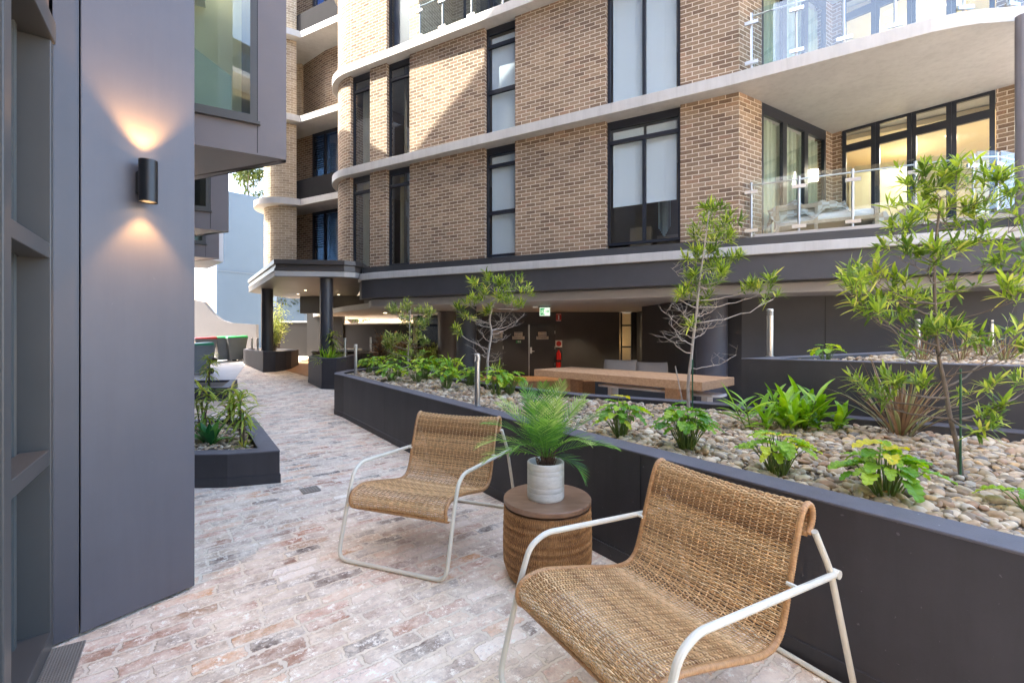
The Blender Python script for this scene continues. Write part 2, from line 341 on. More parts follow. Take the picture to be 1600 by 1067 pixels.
M['light'] = emit('downlight_glow', (1,.80,.52), .9)
M['lampglow'] = emit('wall_lamp_glow', (1,.60,.28), 8)
# ================================================================== SETTING: ground
mb = MB()
xs = sorted(set([-120,-60,-30,-20] + [round(-14+.5*k,2) for k in range(60)] + [20,40,120])); ys = sorted(set([-60,-20,-6] + [round(-2+.5*k,2) for k in range(52)] + [30,45,80,200]))
for x in xs:
    for y in ys: mb.v.append((x, y, gz(x, y)))
ny = len(ys)
for i in range(len(xs)-1):
    for j in range(ny-1): mb.f.append((i*ny+j, (i+1)*ny+j, (i+1)*ny+j+1, i*ny+j+1))
tag(mb.build('paving', paver_mat()), 'recycled mixed brick paving of the courtyard', 'paving', kind='structure')
def sheet(name, poly, mat, dz, label, kind='structure'):
    m = MB(); m.prism(poly, [gz(*p)-.05 for p in poly], [gz(*p)+dz for p in poly]); return tag(m.build(name, mat), label, name.replace('_', ' '), kind=kind)
sheet('timber_deck', [(-7.6,15.0),(-5.6,13.0),(-5.2,15.0),(-6.6,19.5),(-8.4,19.5)], M['deck'], .012, 'orange timber decking under the entrance canopy')
sheet('concrete_path', [(-8.0,13.2),(-6.9,11.2),(-6.9,9.95),(-7.6,9.95),(-14,19),(-14,26),(-9.9,26),(-9.9,17)], paint('pale_concrete', (.52,.50,.47), .8, .1, .2), .010, 'pale concrete path leading to the bins')
# ================================================================== LEFT BUILDING (charcoal, sawtooth bays)
M['brick_cream'] = brick_mat('cream_painted_brick', [(0,(.50,.46,.34)),(1,(.60,.55,.42))], (.66,.62,.50))
LB = empty('charcoal_building', 'tall charcoal clad building on the left with a lamp lit pillar and overhanging bays', 'building', loc=(-2.3,2.3,0))
A0 = Vector((-2.14,2.108)); A1 = Vector((-2.08,2.192)); A2 = Vector((-1.822,2.614))
wd = Vector((-.5755,.818)); wn = Vector((.818,.5755))          # wall direction (away), outward normal
TOP = 31.0  # unseen height, set to keep sun off the facade's right side
m = MB(); m.prism([tuple(A1+Vector((.003,-.002))), tuple(A2), (A2.x-.30,A2.y+.22), (A1.x-.9,A1.y+.9)], .015, TOP); m.build('lamp_pillar', M['clad'], LB, bevel=.004)
m = MB(); m.prism([tuple(A0+Vector((.008,.004))), (A1.x-.004,A1.y-.002), (A1.x-.9,A1.y+.86), (A0.x-.5,A0.y+.7)], .012, TOP); m.build('jamb_panel', paint('charcoal_jamb_paint', (.075,.072,.08), .45, .08, .1), LB)
# window wall running from the pillar toward (and past) the camera
def WW(s, o=0.0): p = A0 - wd*s + wn*o; return (p.x, p.y)
def wbox(mm, s0, s1, z0, z1, o0, o1): mm.prism([WW(s0,o0), WW(s0,o1), WW(s1,o1), WW(s1,o0)][::-1], z0, z1)
win = MB(); wbox(win, .0, .045, .02, 2.80, -.10, .012); wbox(win, .0, 2.6, 2.80, 2.90, -.10, .02); wbox(win, .62, .70, .02, 2.80, -.1, .016); wbox(win, 1.6, 1.7, .02, 2.80, -.1, .012)
wbox(win, .045, .62, 1.80, 1.87, -.09, .008); wbox(win, .045, .62, .86, .93, -.09, .008); wbox(win, .045, 2.6, .02, .10, -.16, .014)
wf = win.build('window', M['frame_l'], LB, bevel=.004)
m = MB(); wbox(m, .04, 2.6, .06, 2.85, -.135, -.125)
m.build('pane', glass('dark_teal_glass', (.30,.42,.36), .02), wf)
m = MB(); wbox(m, .10, .135, .1, 2.8, -.120, -.085); wbox(m, .7, 2.6, .1, 2.8, -.11, -.02); m.build('blind_edge', paint('blind_edge_paint', (.10,.11,.105), .6, .05, 0), wf)
m = MB(); wbox(m, .0, 3.0, 2.905, TOP, -.3, -.004); wbox(m, .0, 3.0, 0, 2.9, -.40, -.36); wbox(m, 2.6, 3.6, .0, 2.9, -.3, 0); m.build('upper_panel', M['bay'], LB)
# return behind the pillar, wall line going away, tall part then lower part
def WL(q, o=0.0): p = A0 + wd*q + wn*o; return (p.x, p.y)
m = MB(); m.prism([WL(.75,-.05), WL(6.0,-.05), WL(6.0,-9), WL(.75,-9)][::-1], 0, TOP); m.prism([WL(-3.4,-.42), WL(.74,-.42), WL(.74,-9), WL(-3.4,-9)][::-1], 0, TOP)
m.build('wall', M['clad'], LB)
m = MB(); 
for qa, qb, ha, hb in ((6.01,9.2,TOP,TOP),(9.201,10.7,19.2,15.9),(10.701,11.8,15.9,13.4),(11.801,17.0,13.4,13.4)):  # unseen roofline, stepped and sloped to shape the sun wedge on the facade
    m.prism([WL(qa,-.06), WL(qa,-9), WL(qb,-9), WL(qb,-.06)], 0, [ha,ha,hb,hb])
m.build('wall', M['clad'], LB)
m = MB(); m.prism([WL(16.2,.0), WL(17.6,.0), WL(17.6,-1), WL(16.2,-1)][::-1], 0, 3.2); m.build('bin_store', wood('timber_store', (.40,.22,.11), (.50,.30,.17)), LB)
def bay(cx, cy, top, big):
    ux, uy = -.874, -.486; rx, ry = -.913, .408
    C0 = Vector((cx, cy)); nf = Vector((.486,-.874))
    def A(s, o=0.0): p = C0 + Vector((ux,uy))*s + nf*o; return (p.x, p.y)
    B1 = C0 + Vector((rx,ry))*1.56
    zt0 = top-.6; m = MB()
    def pr(s0, s1, a, c, o0=-.10, o1=0.0): m.prism([A(s0,o0), A(s1,o0), A(s1,o1), A(s0,o1)], a, c)
    pr(0,.27,3.30,top); pr(1.96,2.6,3.30,top); pr(.27,1.96,3.30,3.60); pr(.27,1.96,zt0,top)
    q0 = C0 - nf*.0; m.prism([A(.0,-.101), (C0+Vector((rx,ry))*.0)[:] , tuple(B1), (B1.x-.03,B1.y-.1)], 3.30, top)
    m.prism([A(.1,-.101), (B1.x-.05,B1.y-.1), (B1.x-1.6,B1.y-.9), A(2.5,-.101)][::-1], 3.30, 3.42)
    b = m.build('bay', M['bay'], LB)
    if big:  # scene added behind the glass in place of a mirrored building
        m = MB(); m.prism([A(.2,-.55), A(2.5,-.55), A(2.5,-.62), A(.2,-.62)], 3.43, top); w_ = m.build('reflection_wall', M['brick_cream'], b)
        m = MB(); m.prism([A(.75,-.15), A(2.3,-.15), A(2.3,-.5), A(.75,-.5)], 4.95, 5.25); m.build('reflection_ledge', M['white'], b)
        m = MB(); pz = [(.50,3.66),(2.0,3.66),(2.0,5.0),(1.55,4.78),(.50,4.12)]; m.v = [(*A(a,-.16),z) for a, z in pz] + [(*A(a,-.18),z) for a, z in pz]; m.f = [(0,1,2,3,4),(9,8,7,6,5)] + [(k,5+k,5+(k+1)%5,(k+1)%5) for k in range(5)]; m.build('reflection_screen', paint('reflection_screen_paint', (.34,.37,.34), .5, .05, 0), b)
        ld = bpy.data.lights.new('bay_fill_light', 'POINT'); ld.energy = 11; ld.color = (1,.90,.70); ld.shadow_soft_size = .25  # unseen lights added to brighten the scene behind the bay glass
        for zl in (5.9, 8.2):
            lo = bpy.data.objects.new('bay_fill_light', ld); S.collection.objects.link(lo); lo.location = (*A(1.0,-.32), zl); lo.parent = LB; lo.matrix_parent_inverse = Matrix.Translation(LB.location).inverted()
    # window in the near face
    w0, w1 = (.27, 1.9); z0, zt = 3.63, zt0
    zs = z0
    while zs < zt:
        z1 = min(zs + 2.3, zt)
        fr = MB()
        def fb(s0, s1, a, c, o0=.001, o1=.03): fr.prism([A(s0,o0), A(s1,o0), A(s1,o1), A(s0,o1)], a, c)
        fb(w0, w0+.06, zs, z1); fb(w1, w1+.06, zs, z1); fb(w0+.06, w1, zs, zs+.06); fb(w0+.06, w1, z1-.06, z1); fb(w0-.03, w1+.06, zs-.03, zs-.002, .001, .05)
        f = fr.build('window', M['frame_l'], b)
        g = MB(); g.prism([A(w0+.05,.004), A(w1,.004), A(w1,.012), A(w0+.05,.012)], zs+.05, z1-.05)
        p = g.build('window_pane', M['pane_bay'], b)
        zs += 3.0
    j = MB(); j.prism([A(.262,-.004), A(.27,-.004), A(.27,.0015), A(.262,.0015)], 3.32, top-.05); j.prism([A(.27,-.004), A(2.0,-.004), A(2.0,.0015), A(.27,.0015)], 6.2, 6.21)
    j.build('panel_joint', M['black'], b)
bay(-2.38, 4.80, 13.0, True); bay(-5.05, 8.10, 11.5, False); bay(-7.06, 10.96, 9.3, False)
m = MB(); m.prism([WL(9.8,.0), WL(10.9,1.2), WL(12.6,.9), WL(12.6,0)][::-1], 3.34, 9.5); m.build('balcony_box', M['white'], LB)
# ================================================================== BRICK BUILDING
BB = empty('brick_building', 'brown brick apartment building with pale curved floor slabs and navy window frames', 'building', loc=(0,12,0))
RF = 1.37; T0 = 10.25
def Cc(t, s, r, a0, a1, n):          # arc in facade frame: angle 0 = outward, 90 = toward +t
    return [F(t + r*math.sin(R(a0+(a1-a0)*k/n)), s - r*math.cos(R(a0+(a1-a0)*k/n))) for k in range(n+1)]
Z = [3.32, 6.10, 6.32, 9.08, 9.30, 12.10, 12.32, 14.6]
BT = .24
# order: walls run left to right seen from the court, thickness goes inward
def flip(p): return p[::-1]
arcL = flip(Cc(T0, RF, RF, 0, 90, 14))                  # from inner end to facade
innerL = [F(T0+RF, RF+2.0)]
def brickwall(pts, z0, z1, mat='brick', u0=0.0, name='wall', th=BT):
    m = MB(); m.wall(pts, z0, z1, th, u0); return m.build(name, M[mat], BB)
for lv, (z0, z1) in enumerate(((Z[0],Z[1]),(Z[2],Z[3]),(Z[4],Z[5]))):
    brickwall(innerL + arcL, z0, z1, u0=.05)
    brickwall([F(T0) if lv == 2 else F(9.48), F(8.854)], z0, z1, u0=3.1)
    if lv < 2:
        brickwall([F(8.03), F(5.662)], z0, z1, u0=.0)
        brickwall([F(4.807), F(2.589)], z0, z1, u0=.07)
        brickwall([F(1.064), F(0), (4.97,9.06)], z0, z1, u0=.016)
    else:
        brickwall([F(8.03), F(7.72), F(7.72,1.6), F(6.9,1.6)], z0, z1, 'brick_pale', u0=.0)
        brickwall([F(4.807), F(2.589)], z0, z1); brickwall([F(1.064), F(0), (4.97,9.06)], z0, z1)
# lower dark upstand under the bricks
m = MB(); m.wall(innerL + arcL + [F(5), F(0)], 3.06, 3.315, .5); m.build('base_upstand', M['clad_dark'], BB)
# slabs
slabL = Cc(T0, RF, RF+.17, 90, 0, 14)
slabFront = [(4.05,8.48),(6.44,6.99),(6.75,6.86),(7.0,6.79),(7.57,6.73),(8.2,6.82),(8.9,7.2),(9.6,8.0),(10.2,9.2),(10.6,10.6)]
slab = [F(T0+RF+.17, RF+2.0)] + slabL + slabFront + [(11.5,15.5)]
for k, (a, b) in enumerate(((Z[1],Z[2]),(Z[3],Z[4]),(Z[5],Z[6]))):
    m = MB(); m.prism(slab, a, b); m.build('floor_slab', M['slab'], BB, bevel=.008)
# level-one edge band, fascia, undercroft ceiling
BL = Vector((-3.24,11.5)); BR = Vector((7.53,6.69)); bd = (BR-BL).normalized(); bn = Vector((-bd.y, bd.x))
def bp_(a, o): p = BL + bd*a + bn*o; return (p.x, p.y)
LBN = (BR-BL).length
def band(o, ext=0.0, l0=-1.35):
    return [bp_(l0, o+.9), bp_(l0+.12, o+.42), bp_(l0+.5, o+.08), bp_(l0+1.0, o)] + [bp_(LBN, o)] + [(8.5+.0,6.62+o),(9.3,7.0+o),(10.1,8.0),(10.6,9.4)]
m = MB(); m.prism(band(0) + [(11.5,14.5), F(T0,3.5)], 2.89, 3.06); m.build('edge_band', M['slab'], BB, bevel=.01)
m = MB(); m.prism(band(.10) + [(11.3,14.3), F(T0-.2,3.3)], 3.062, 3.22); m.build('edge_upstand', M['clad_dark'], BB)
m = MB(); m.prism(band(.06) + [(11.4,14.4), F(T0,3.4)], 2.42, 2.888); m.build('fascia', M['darkwall'], BB)
m = MB(); m.prism(band(.42) + [(11.2,14.2), F(T0-.2,3.2)], 2.22, 2.418); m.build('bulkhead', paint('bulkhead_grey', (.42,.41,.41), .55, .05, 0), BB, bevel=.03)
cl = MB(); cl.prism([bp_(-1.0,1.0), bp_(LBN,.75), (10.4,9.6), (12,16), (8,22), (-8,22), (-8.6,19.5), (-5.6,15)], 2.235, 2.40); cl.build('undercroft_ceiling', M['soffit'], BB)
# windows of the straight facade
def window(t1, t0, z0, z1, trans=True, mull=None, mid=None, blind=1.0, glassmat='pane', s=.10, bl_mat='blind'):
    """t1>t0: left and right ends"""
    fr = MB(); fw = .055
    def fb(a, b, c, d, s0=s, s1=s+.07): fr.prism([F(a,s0), F(b,s0), F(b,s1), F(a,s1)], c, d)
    fb(t1-.004, t1-fw, z0, z1); fb(t0+fw, t0+.004, z0, z1); fb(t1-fw, t0+fw, z0, z0+fw); fb(t1-fw, t0+fw, z1-.16, z1)
    zt = z1-.16
    if trans: fb(t1-fw, t0+fw, z1-.50, z1-.42, s-.01, s+.06)
    if mid: fb(t1-fw, t0+fw, mid-.045, mid+.045, s-.01, s+.06)
    if mull:
        for mt in mull: fb(mt+.035, mt-.035, z0+fw, (z1-.50 if trans else zt), s-.004, s+.066)
    f = fr.build('window', M['frame'], BB)
    g = MB(); g.prism([F(t1-.02,s+.03), F(t0+.02,s+.03), F(t0+.02,s+.038), F(t1-.02,s+.038)], z0+.03, z1-.1); g.build('pane', M[glassmat], f)
    if blind > 0:
        zb = z1-.48 - (z1-.48-z0)*blind
        edges = [t1-.07] + ([mt for mt in mull] if mull else []) + [t0+.07]
        for q in range(len(edges)-1):
            b = MB(); b.prism([F(edges[q]-.03,s+.11), F(edges[q+1]+.03,s+.11), F(edges[q+1]+.03,s+.114), F(edges[q]-.03,s+.114)], zb, z1-.2)
            b.prism([F(edges[q]-.03,s+.10), F(edges[q+1]+.03,s+.10), F(edges[q+1]+.03,s+.122), F(edges[q]-.03,s+.122)], zb-.03, zb-.001)
            b.build('roller_blind', M[bl_mat], f)
    return f
M['navy_window_dark'] = paint('navy_window_sheet', (.02,.035,.07), .5, .1, 0)  # added sheet behind the top window, its dark look put into colour
for lv, (z0, z1) in enumerate(((Z[0],Z[1]),(Z[2],Z[3]),(Z[4],Z[5]))):
    if lv < 2: window(10.25, 9.48, z0+.08, z1, blind=0, glassmat='pane')
    window(8.854, 8.03, z0+.08, z1, blind=0 if lv < 2 else 1, bl_mat='navy_window_dark')
    if lv < 2:
        window(5.662, 4.807, z0+.08, z1, mid=z0+1.16 if lv == 0 else z0+1.16, blind=1)
    if lv == 0: window(2.589, 1.064, z0+.08, z1, mull=[1.80], blind=.60)
    else: window(2.589, 1.064, z0+.02, z1, trans=False, mull=[1.80], blind=1.0)
for t in (7.3, 6.3, 5.4):
    window(t-.02, t-.9, Z[4]+.02, Z[5], trans=False, blind=0, s=1.5)
# dark rooms behind the windows and solid floors inside
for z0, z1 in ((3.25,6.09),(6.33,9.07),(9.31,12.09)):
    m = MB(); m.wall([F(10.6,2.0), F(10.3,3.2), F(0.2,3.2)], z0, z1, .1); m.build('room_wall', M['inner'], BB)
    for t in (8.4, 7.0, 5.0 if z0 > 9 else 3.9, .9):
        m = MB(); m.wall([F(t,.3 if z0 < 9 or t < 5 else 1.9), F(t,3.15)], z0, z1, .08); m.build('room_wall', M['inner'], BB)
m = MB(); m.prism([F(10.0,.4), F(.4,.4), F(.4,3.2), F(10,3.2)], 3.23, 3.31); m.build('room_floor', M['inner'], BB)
# curtains and household bits seen through the first-floor windows
def curtain(pts_t, s, z0, z1, col, name='curtain', amp=.025):
    m = MB(); n = int(abs(pts_t[1]-pts_t[0])/.02)
    P0 = []
    for k in range(n+1):
        t = pts_t[0] + (pts_t[1]-pts_t[0])*k/n; P0.append(F(t, s + amp*math.sin(k*1.3) + amp*.4*math.sin(k*.47)))
    for k in range(n): m.quad((*P0[k],z0), (*P0[k+1],z0), (*P0[k+1],z1), (*P0[k],z1))
    return m.build(name, paint(name+'_cloth', col, .9, .1, 0), BB)
curtain((10.2,9.95), .45, 3.4, 6.0, (.55,.52,.36)); curtain((8.75,8.55), .45, 3.4, 6.0, (.50,.44,.28)); curtain((9.75,9.6), .5, 3.4, 6.0, (.6,.58,.42))
curtain((10.2,9.9), .45, 6.45, 8.9, (.45,.45,.36))
m = MB()
for k in range(9):
    a = .03*math.sin(k*1.1); m.quad(F(1.62-.03*k,.75+a,3.62+.05*abs(k-4)), F(1.59-.03*k,.75-a,3.62+.05*abs(k-3.5)), F(1.59-.03*k,.75-a,4.55), F(1.62-.03*k,.75+a,4.55))
m.build('hanging_towel', paint('towel_cloth', (.45,.6,.66), .9, .2, .5, 90), BB)
m = MB(); m.box(-.2,-.1,3.3,.28,.1,3.95, Matrix.Translation((F(2.1,1.1)[0],F(2.1,1.1)[1],0))@Matrix.Rotation(R(-27),4,'Z')); m.box(-.3,-.25,3.3,.35,.3,3.72, Matrix.Translation((F(1.4,1.3)[0],F(1.4,1.3)[1],0))@Matrix.Rotation(R(-27),4,'Z'))
m.build('room_furniture', paint('pale_upholstery', (.34,.30,.24), .9, .1, .3), BB)
# ---- set-back second part with the round brick pier
pc = F(15.21,1.70)
for k, (z0, z1) in enumerate(((Z[0]-.3,Z[1]),(Z[2],Z[3]),(Z[4],Z[5]),(Z[6],Z[7]+2))):
    m = MB(); m.wall([(pc[0]-(.87*math.cos(R(a))), pc[1]-.87*math.sin(R(a))) for a in range(-100, 131, 10)], z0, z1, .2, u0=.1*k); m.build('wall', M['brick_pale'], BB)
    ww = [F(16.0,2.55), F(13.9,2.2), F(12.6,2.2)]
    if k == 2: m = MB(); m.wall(ww+[F(10.9,2.2)], z0, z1, .2); m.build('wall', M['brick'], BB)
    elif k in (0, 1, 3):
        m = MB(); m.wall([F(16.0,2.2), F(14.55,2.2)], z0, z1, .2); m.build('wall', M['brick'], BB)
        fr = MB()
        def fb2(a, b, c, d, s0=2.15, s1=2.24): fr.prism([F(a,s0), F(b,s0), F(b,s1), F(a,s1)], c, d)
        fb2(14.54,14.46,z0,z1); fb2(13.92,13.84,z0,z1); fb2(14.46,12.4,z1-.12,z1,2.16); fb2(13.0,12.92,z0,z1)
        for j in range(14): fb2(14.46,13.92, z1-.2-.085*j-.03, z1-.2-.085*j, 2.17, 2.23)
        f = fr.build('window', M['frame'], BB)
        g = MB(); g.prism([F(14.46,2.25), F(11.6,2.25), F(11.6,2.26), F(14.46,2.26)], z0, z1-.1); g.build('pane', glass('blue_glass%d' % k, (.12,.2,.34), .18), f)
    if k in (1, 3):
        m = MB(); pts = [F(14.9,1.45), F(14.3,1.36), F(13.6,1.34), F(12.0,1.34)]; m.wall(pts, Z[2]+.002 if k == 1 else Z[6]+.002, (Z[2] if k == 1 else Z[6])+.72, .12); m.build('parapet', paint('matt_parapet', (.018,.018,.02), .9, .1, 0, spec=.1), BB)
ring = [F(10.9,1.28)]
ring = [F(10.95,1.28)] + [F(15.21+1.2*math.sin(R(a)), 1.70-1.2*math.cos(R(a))) for a in range(-69, 111, 6)][::1] + [F(16.4,4), F(10.95,4)]
for k, (a, b) in enumerate(((Z[1],Z[2]),(Z[3],Z[4]),(Z[5],Z[6]))):
    m = MB(); m.prism(ring[::-1], a, b); m.build('floor_slab', M['slab'], BB)
m = MB(); m.prism([F(17,4.1), F(17,9), F(3,9), F(3,4.1)], 2.5, 15); m.build('rear_block', M['brick'], BB)
# ---- balcony wing on the right
def pane_row(a, b, z0, z1, n, name='balcony_door', off=.0, transom=True, wide=None, glassmat='pane', doorkick=.0):
    a = Vector(a); b = Vector(b); d = (b-a); L = d.length; d.normalize(); nn = Vector((-d.y, d.x))
    def q(u, o): p = a + d*u + nn*o; return (p.x, p.y)
    w = L/n
    for k in range(n):
        fr = MB(); f0 = .075
        def fb(u0, u1, c0, c1, o0=0, o1=.07): fr.prism([q(u0,o0), q(u1,o0), q(u1,o1), q(u0,o1)], c0, c1)
        u0, u1 = k*w, (k+1)*w
        fb(u0+.001, u0+f0, z0, z1); fb(u1-f0, u1-.001, z0, z1); fb(u0+f0, u1-f0, z0, z0+.10+doorkick); zt = z1
        fb(u0+f0, u1-f0, z1-.06, z1)
        if transom: fb(u0+f0, u1-f0, z1-.50, z1-.34); 
        else: fb(u0+f0, u1-f0, z1-.22, z1-.061)
        o = fr.build(name, M['frame'], BB)
        g = MB(); g.prism([q(u0+f0-.01,.03), q(u1-f0+.01,.03), q(u1-f0+.01,.038), q(u0+f0-.01,.038)], z0+.05, z1-.05); g.build('pane', M[glassmat], o)
for lv, (z0, z1) in enumerate(((3.30,6.10),(6.32,9.08))):
    pane_row((4.975,9.075), (7.15,10.36), z0+.02, z1-.002, 3, transom=False)
    brickwall([(7.15,10.36),(7.40,10.51),(7.50,10.38)], z0, z1, u0=.1)
    pane_row((7.52,10.37), (9.15,8.62), z0+.02, z1-.002, 4, doorkick=0)
    brickwall([(9.16,8.61),(9.42,8.33),(9.9,8.8)], z0, z1, u0=.1)
    # curtains behind the side doors
    m = MB(); n = 90
    for k in range(n):
        f = lambda j: (5.05+2.1*j/n, 9.30+1.27*j/n+.03*math.sin(j*1.1)+.012*math.sin(j*.37))
        m.quad((*f(k),z0+.05), (*f(k+1),z0+.05), (*f(k+1),z1-.2), (*f(k),z1-.2))
    m.build('sheer_curtain', paint('sheer_curtain_cloth', (.50,.58,.46), .9, .08, 0), BB)
    # the lit living room behind the far doors
    m = MB(); m.wall([(7.45,10.9),(9.6,13.6),(13.2,11.5),(10.2,8.9)], z0+.01, z1-.01, .12); m.build('room_wall', M['room'], BB)
    m = MB(); m.prism([(7.6,10.75),(9.6,13.4),(13.0,11.4),(9.9,8.95)], z1-.12, z1-.02); m.build('room_ceiling', M['room'], BB)
    m = MB(); m.prism([(8.6,11.6),(9.5,12.7),(10.6,12.0),(9.7,10.9)], z0, z0+2.25); m.build('wardrobe', paint('linen_joinery', (.62,.54,.38), .6, .04, 0), BB)
    for c in ((8.75,10.6),(9.9,10.3)):
        m = MB(); m.cyl(c[0], c[1], z1-.135, z1-.121, .07, 16); m.build('ceiling_light', M['light'], BB)
    ld = bpy.data.lights.new('room_lamp', 'AREA'); ld.energy = 19; ld.size = 1.2; ld.color = (1,.88,.68)
    lo = bpy.data.objects.new('room_lamp', ld); S.collection.objects.link(lo); lo.location = (9.6,10.5,z1-.25); lo.parent = BB; lo.matrix_parent_inverse = Matrix.Translation(BB.location).inverted()
m = MB(); m.prism(band(.16, l0=11) [4:] + [(11.2,14), (7.6,12.5), (4.6,8.9), (4.45,8.35)], 3.222, 3.30); m.build('balcony_floor', M['soffit'], BB)
m = MB(); m.cyl(7.42,6.62,3.10,6.09,.075,20); m.build('downpipe', M['clad'], BB, smooth='auto')
m = MB(); m.prism([(8.0,7.05),(8.5,6.95),(9.2,7.2),(9.0,7.5),(8.2,7.4)], 3.302, 3.52); m.build('parapet', M['clad_dark'], BB)
def balustrade(pts, zb, h, posts, label_glass='balglass'):
    V = [Vector(p) for p in pts]
    bal = MB(); rl = [(p.x, p.y, zb+h-.055) for p in V]
    bal.tube(rl, .016, 8)
    r = bal.build('balustrade', M['steel'], BB, smooth=True)
    for k in range(len(V)-1):
        a, b = V[k], V[k+1]; d = (b-a).normalized(); nn = Vector((-d.y, d.x))*.006; a2 = a + d*.02; b2 = b - d*.02; off = Vector((-d.y,d.x))*-.035
        g = MB(); g.prism([tuple(a2+off-nn), tuple(b2+off-nn), tuple(b2+off+nn), tuple(a2+off+nn)], zb+.03, zb+h+.03); g.build('glass_panel', M['balglass'], r)
        if k in posts or True:
            p = MB(); p.cyl(a.x, a.y, zb, zb+h, .022, 12)
            for zz in (zb+.14, zb+h-.19):
                Mx = Matrix.Translation((a.x, a.y, zz)) @ Matrix.Rotation(math.atan2(d.y,d.x), 4, 'Z')
                p.box(-.11,-.05,-.03,.11,-.012,.03, Mx)
            p.build('post', M['steel'], r, smooth='auto')
    a = V[-1]; p = MB(); p.cyl(a.x, a.y, zb, zb+h, .022, 12); p.build('post', M['steel'], r, smooth='auto')
balustrade([(4.56,8.68),(5.25,8.33),(5.97,7.98),(6.75,7.62),(7.42,7.32),(7.75,7.27),(8.3,7.45),(8.9,7.95)], 3.30, 1.06, ())
balustrade([(4.42,8.40),(5.03,8.05),(5.63,7.72),(6.22,7.39),(6.95,7.0),(7.6,6.93),(8.2,7.05),(8.8,7.45),(9.4,8.15)], 6.325, 1.06, ())
balustrade([F(7.66,-.02), F(6.9,-.04), F(6.0,-.06), F(5.1,-.08)], 9.305, 1.0, ())
# ---- undercroft: walls, columns, doors
UC = BB
M['blackwall'] = paint('undercroft_render_dark', (.020,.0195,.020), .65, .1, .2, 120, spec=.3)  # darker version of the undercroft render for the far walls
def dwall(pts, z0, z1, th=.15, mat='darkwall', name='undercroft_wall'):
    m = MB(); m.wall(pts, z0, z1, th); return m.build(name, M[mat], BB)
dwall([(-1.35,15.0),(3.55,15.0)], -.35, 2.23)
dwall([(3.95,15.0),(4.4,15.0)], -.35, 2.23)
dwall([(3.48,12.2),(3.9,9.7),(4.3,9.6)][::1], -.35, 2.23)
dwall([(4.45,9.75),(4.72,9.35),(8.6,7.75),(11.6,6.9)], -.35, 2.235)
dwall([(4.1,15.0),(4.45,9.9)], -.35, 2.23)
m = MB()
for x in (6.05, 7.3): m.prism([(x,9.35-(x-4.72)*.412-.006),(x+.012,9.35-(x-4.708)*.412-.006),(x+.012,9.35-(x-4.708)*.412+.01),(x,9.35-(x-4.72)*.412+.01)], -.3, 2.2)
m.build('panel_joint', M['black'], BB)
m = MB(); m.cyl(4.25,9.75,-.35,2.234,.34,40); m.build('column', paint('column_paint', (.10,.098,.115), .5, .08, .1), BB, smooth='auto')
m = MB(); m.cyl(-1.22,12.2,-.35,2.234,.27,32); m.build('column', M['darkwall'], BB, smooth='auto')
m = MB(); m.cyl(-2.05,14.8,-.35,2.234,.36,32); m.build('column', paint('taupe_column', (.13,.11,.095), .5, .08, .1), BB, smooth='auto')
# double fire door with the notices
def signplate(m, x0, x1, z0, z1, y): m.box(x0, y-.012, z0, x1, y-.002, z1)
for (x0, x1) in ((-.30,.545),(.575,1.42)):
    m = MB(); m.box(x0, 14.972, -.3, x1, 14.998, 1.80); d = m.build('fire_door', paint('door_paint', (.035,.032,.034), .4, .1, .05), BB)
    hg = MB()
    for z in (.45,1.0,1.5): hg.box(x0 if x0 < 0 else x1-.015, 14.955, z, (x0+.015) if x0 < 0 else x1, 14.97, z+.10)
    hg.build('hinge', M['steel'], d)
    if x0 > 0:
        h = MB(); h.tube([(x0+.05,14.97,.93),(x0+.05,14.91,.93),(x0+.16,14.91,.93)], .012, 8); h.box(x0+.02,14.955,.86,x0+.08,14.97,1.06); h.build('handle', M['steel'], d)
m = MB(); m.box(.549,14.955,-.3,.571,14.971,1.80); m.build('door_edge_strip', M['steel'], BB)
M['plate'] = paint('engraved_plate', (.66,.62,.54), .5, .08, 0)
def notice(cx, cz, w, h, lines, label):
    m = MB(); m.box(cx-w/2, 14.945, cz, cx+w/2, 14.953, cz+h*.42); m.box(cx-w*.34, 14.945, cz+h*.43, cx+w*.34, 14.953, cz+h)
    o = m.build('notice_plate', M['plate']); tag(o, label, 'sign', 'fire door notices')
    t = MB()
    for r in range(4):
        zz = cz + h*(.07+.235*r) + .012; ww = w*(.40 if r < 2 else .28)
        x = cx-ww
        while x < cx+ww:
            l = random.uniform(.025,.05); t.box(x, 14.942, zz, min(x+l, cx+ww), 14.9448, zz+.016); x += l+.012
    t.build('lettering', M['black'], o)
notice(.21, 1.32, .40, .24, 0, 'engraved two piece notice on the left fire door leaf'); notice(1.00, 1.32, .40, .24, 0, 'engraved two piece notice on the right fire door leaf')
o = MB(); o.box(-.62,14.96,1.36,-.30-.01,14.972,1.60); s1 = tag(o.build('notice_plate', M['plate']), 'single pale notice plate on the dark wall left of the fire doors', 'sign')
t = MB()
for r in range(5): t.box(-.58,14.955,1.39+.04*r,-.36-.03*(r%2),14.959,1.405+.04*r)
t.build('lettering', M['black'], s1)
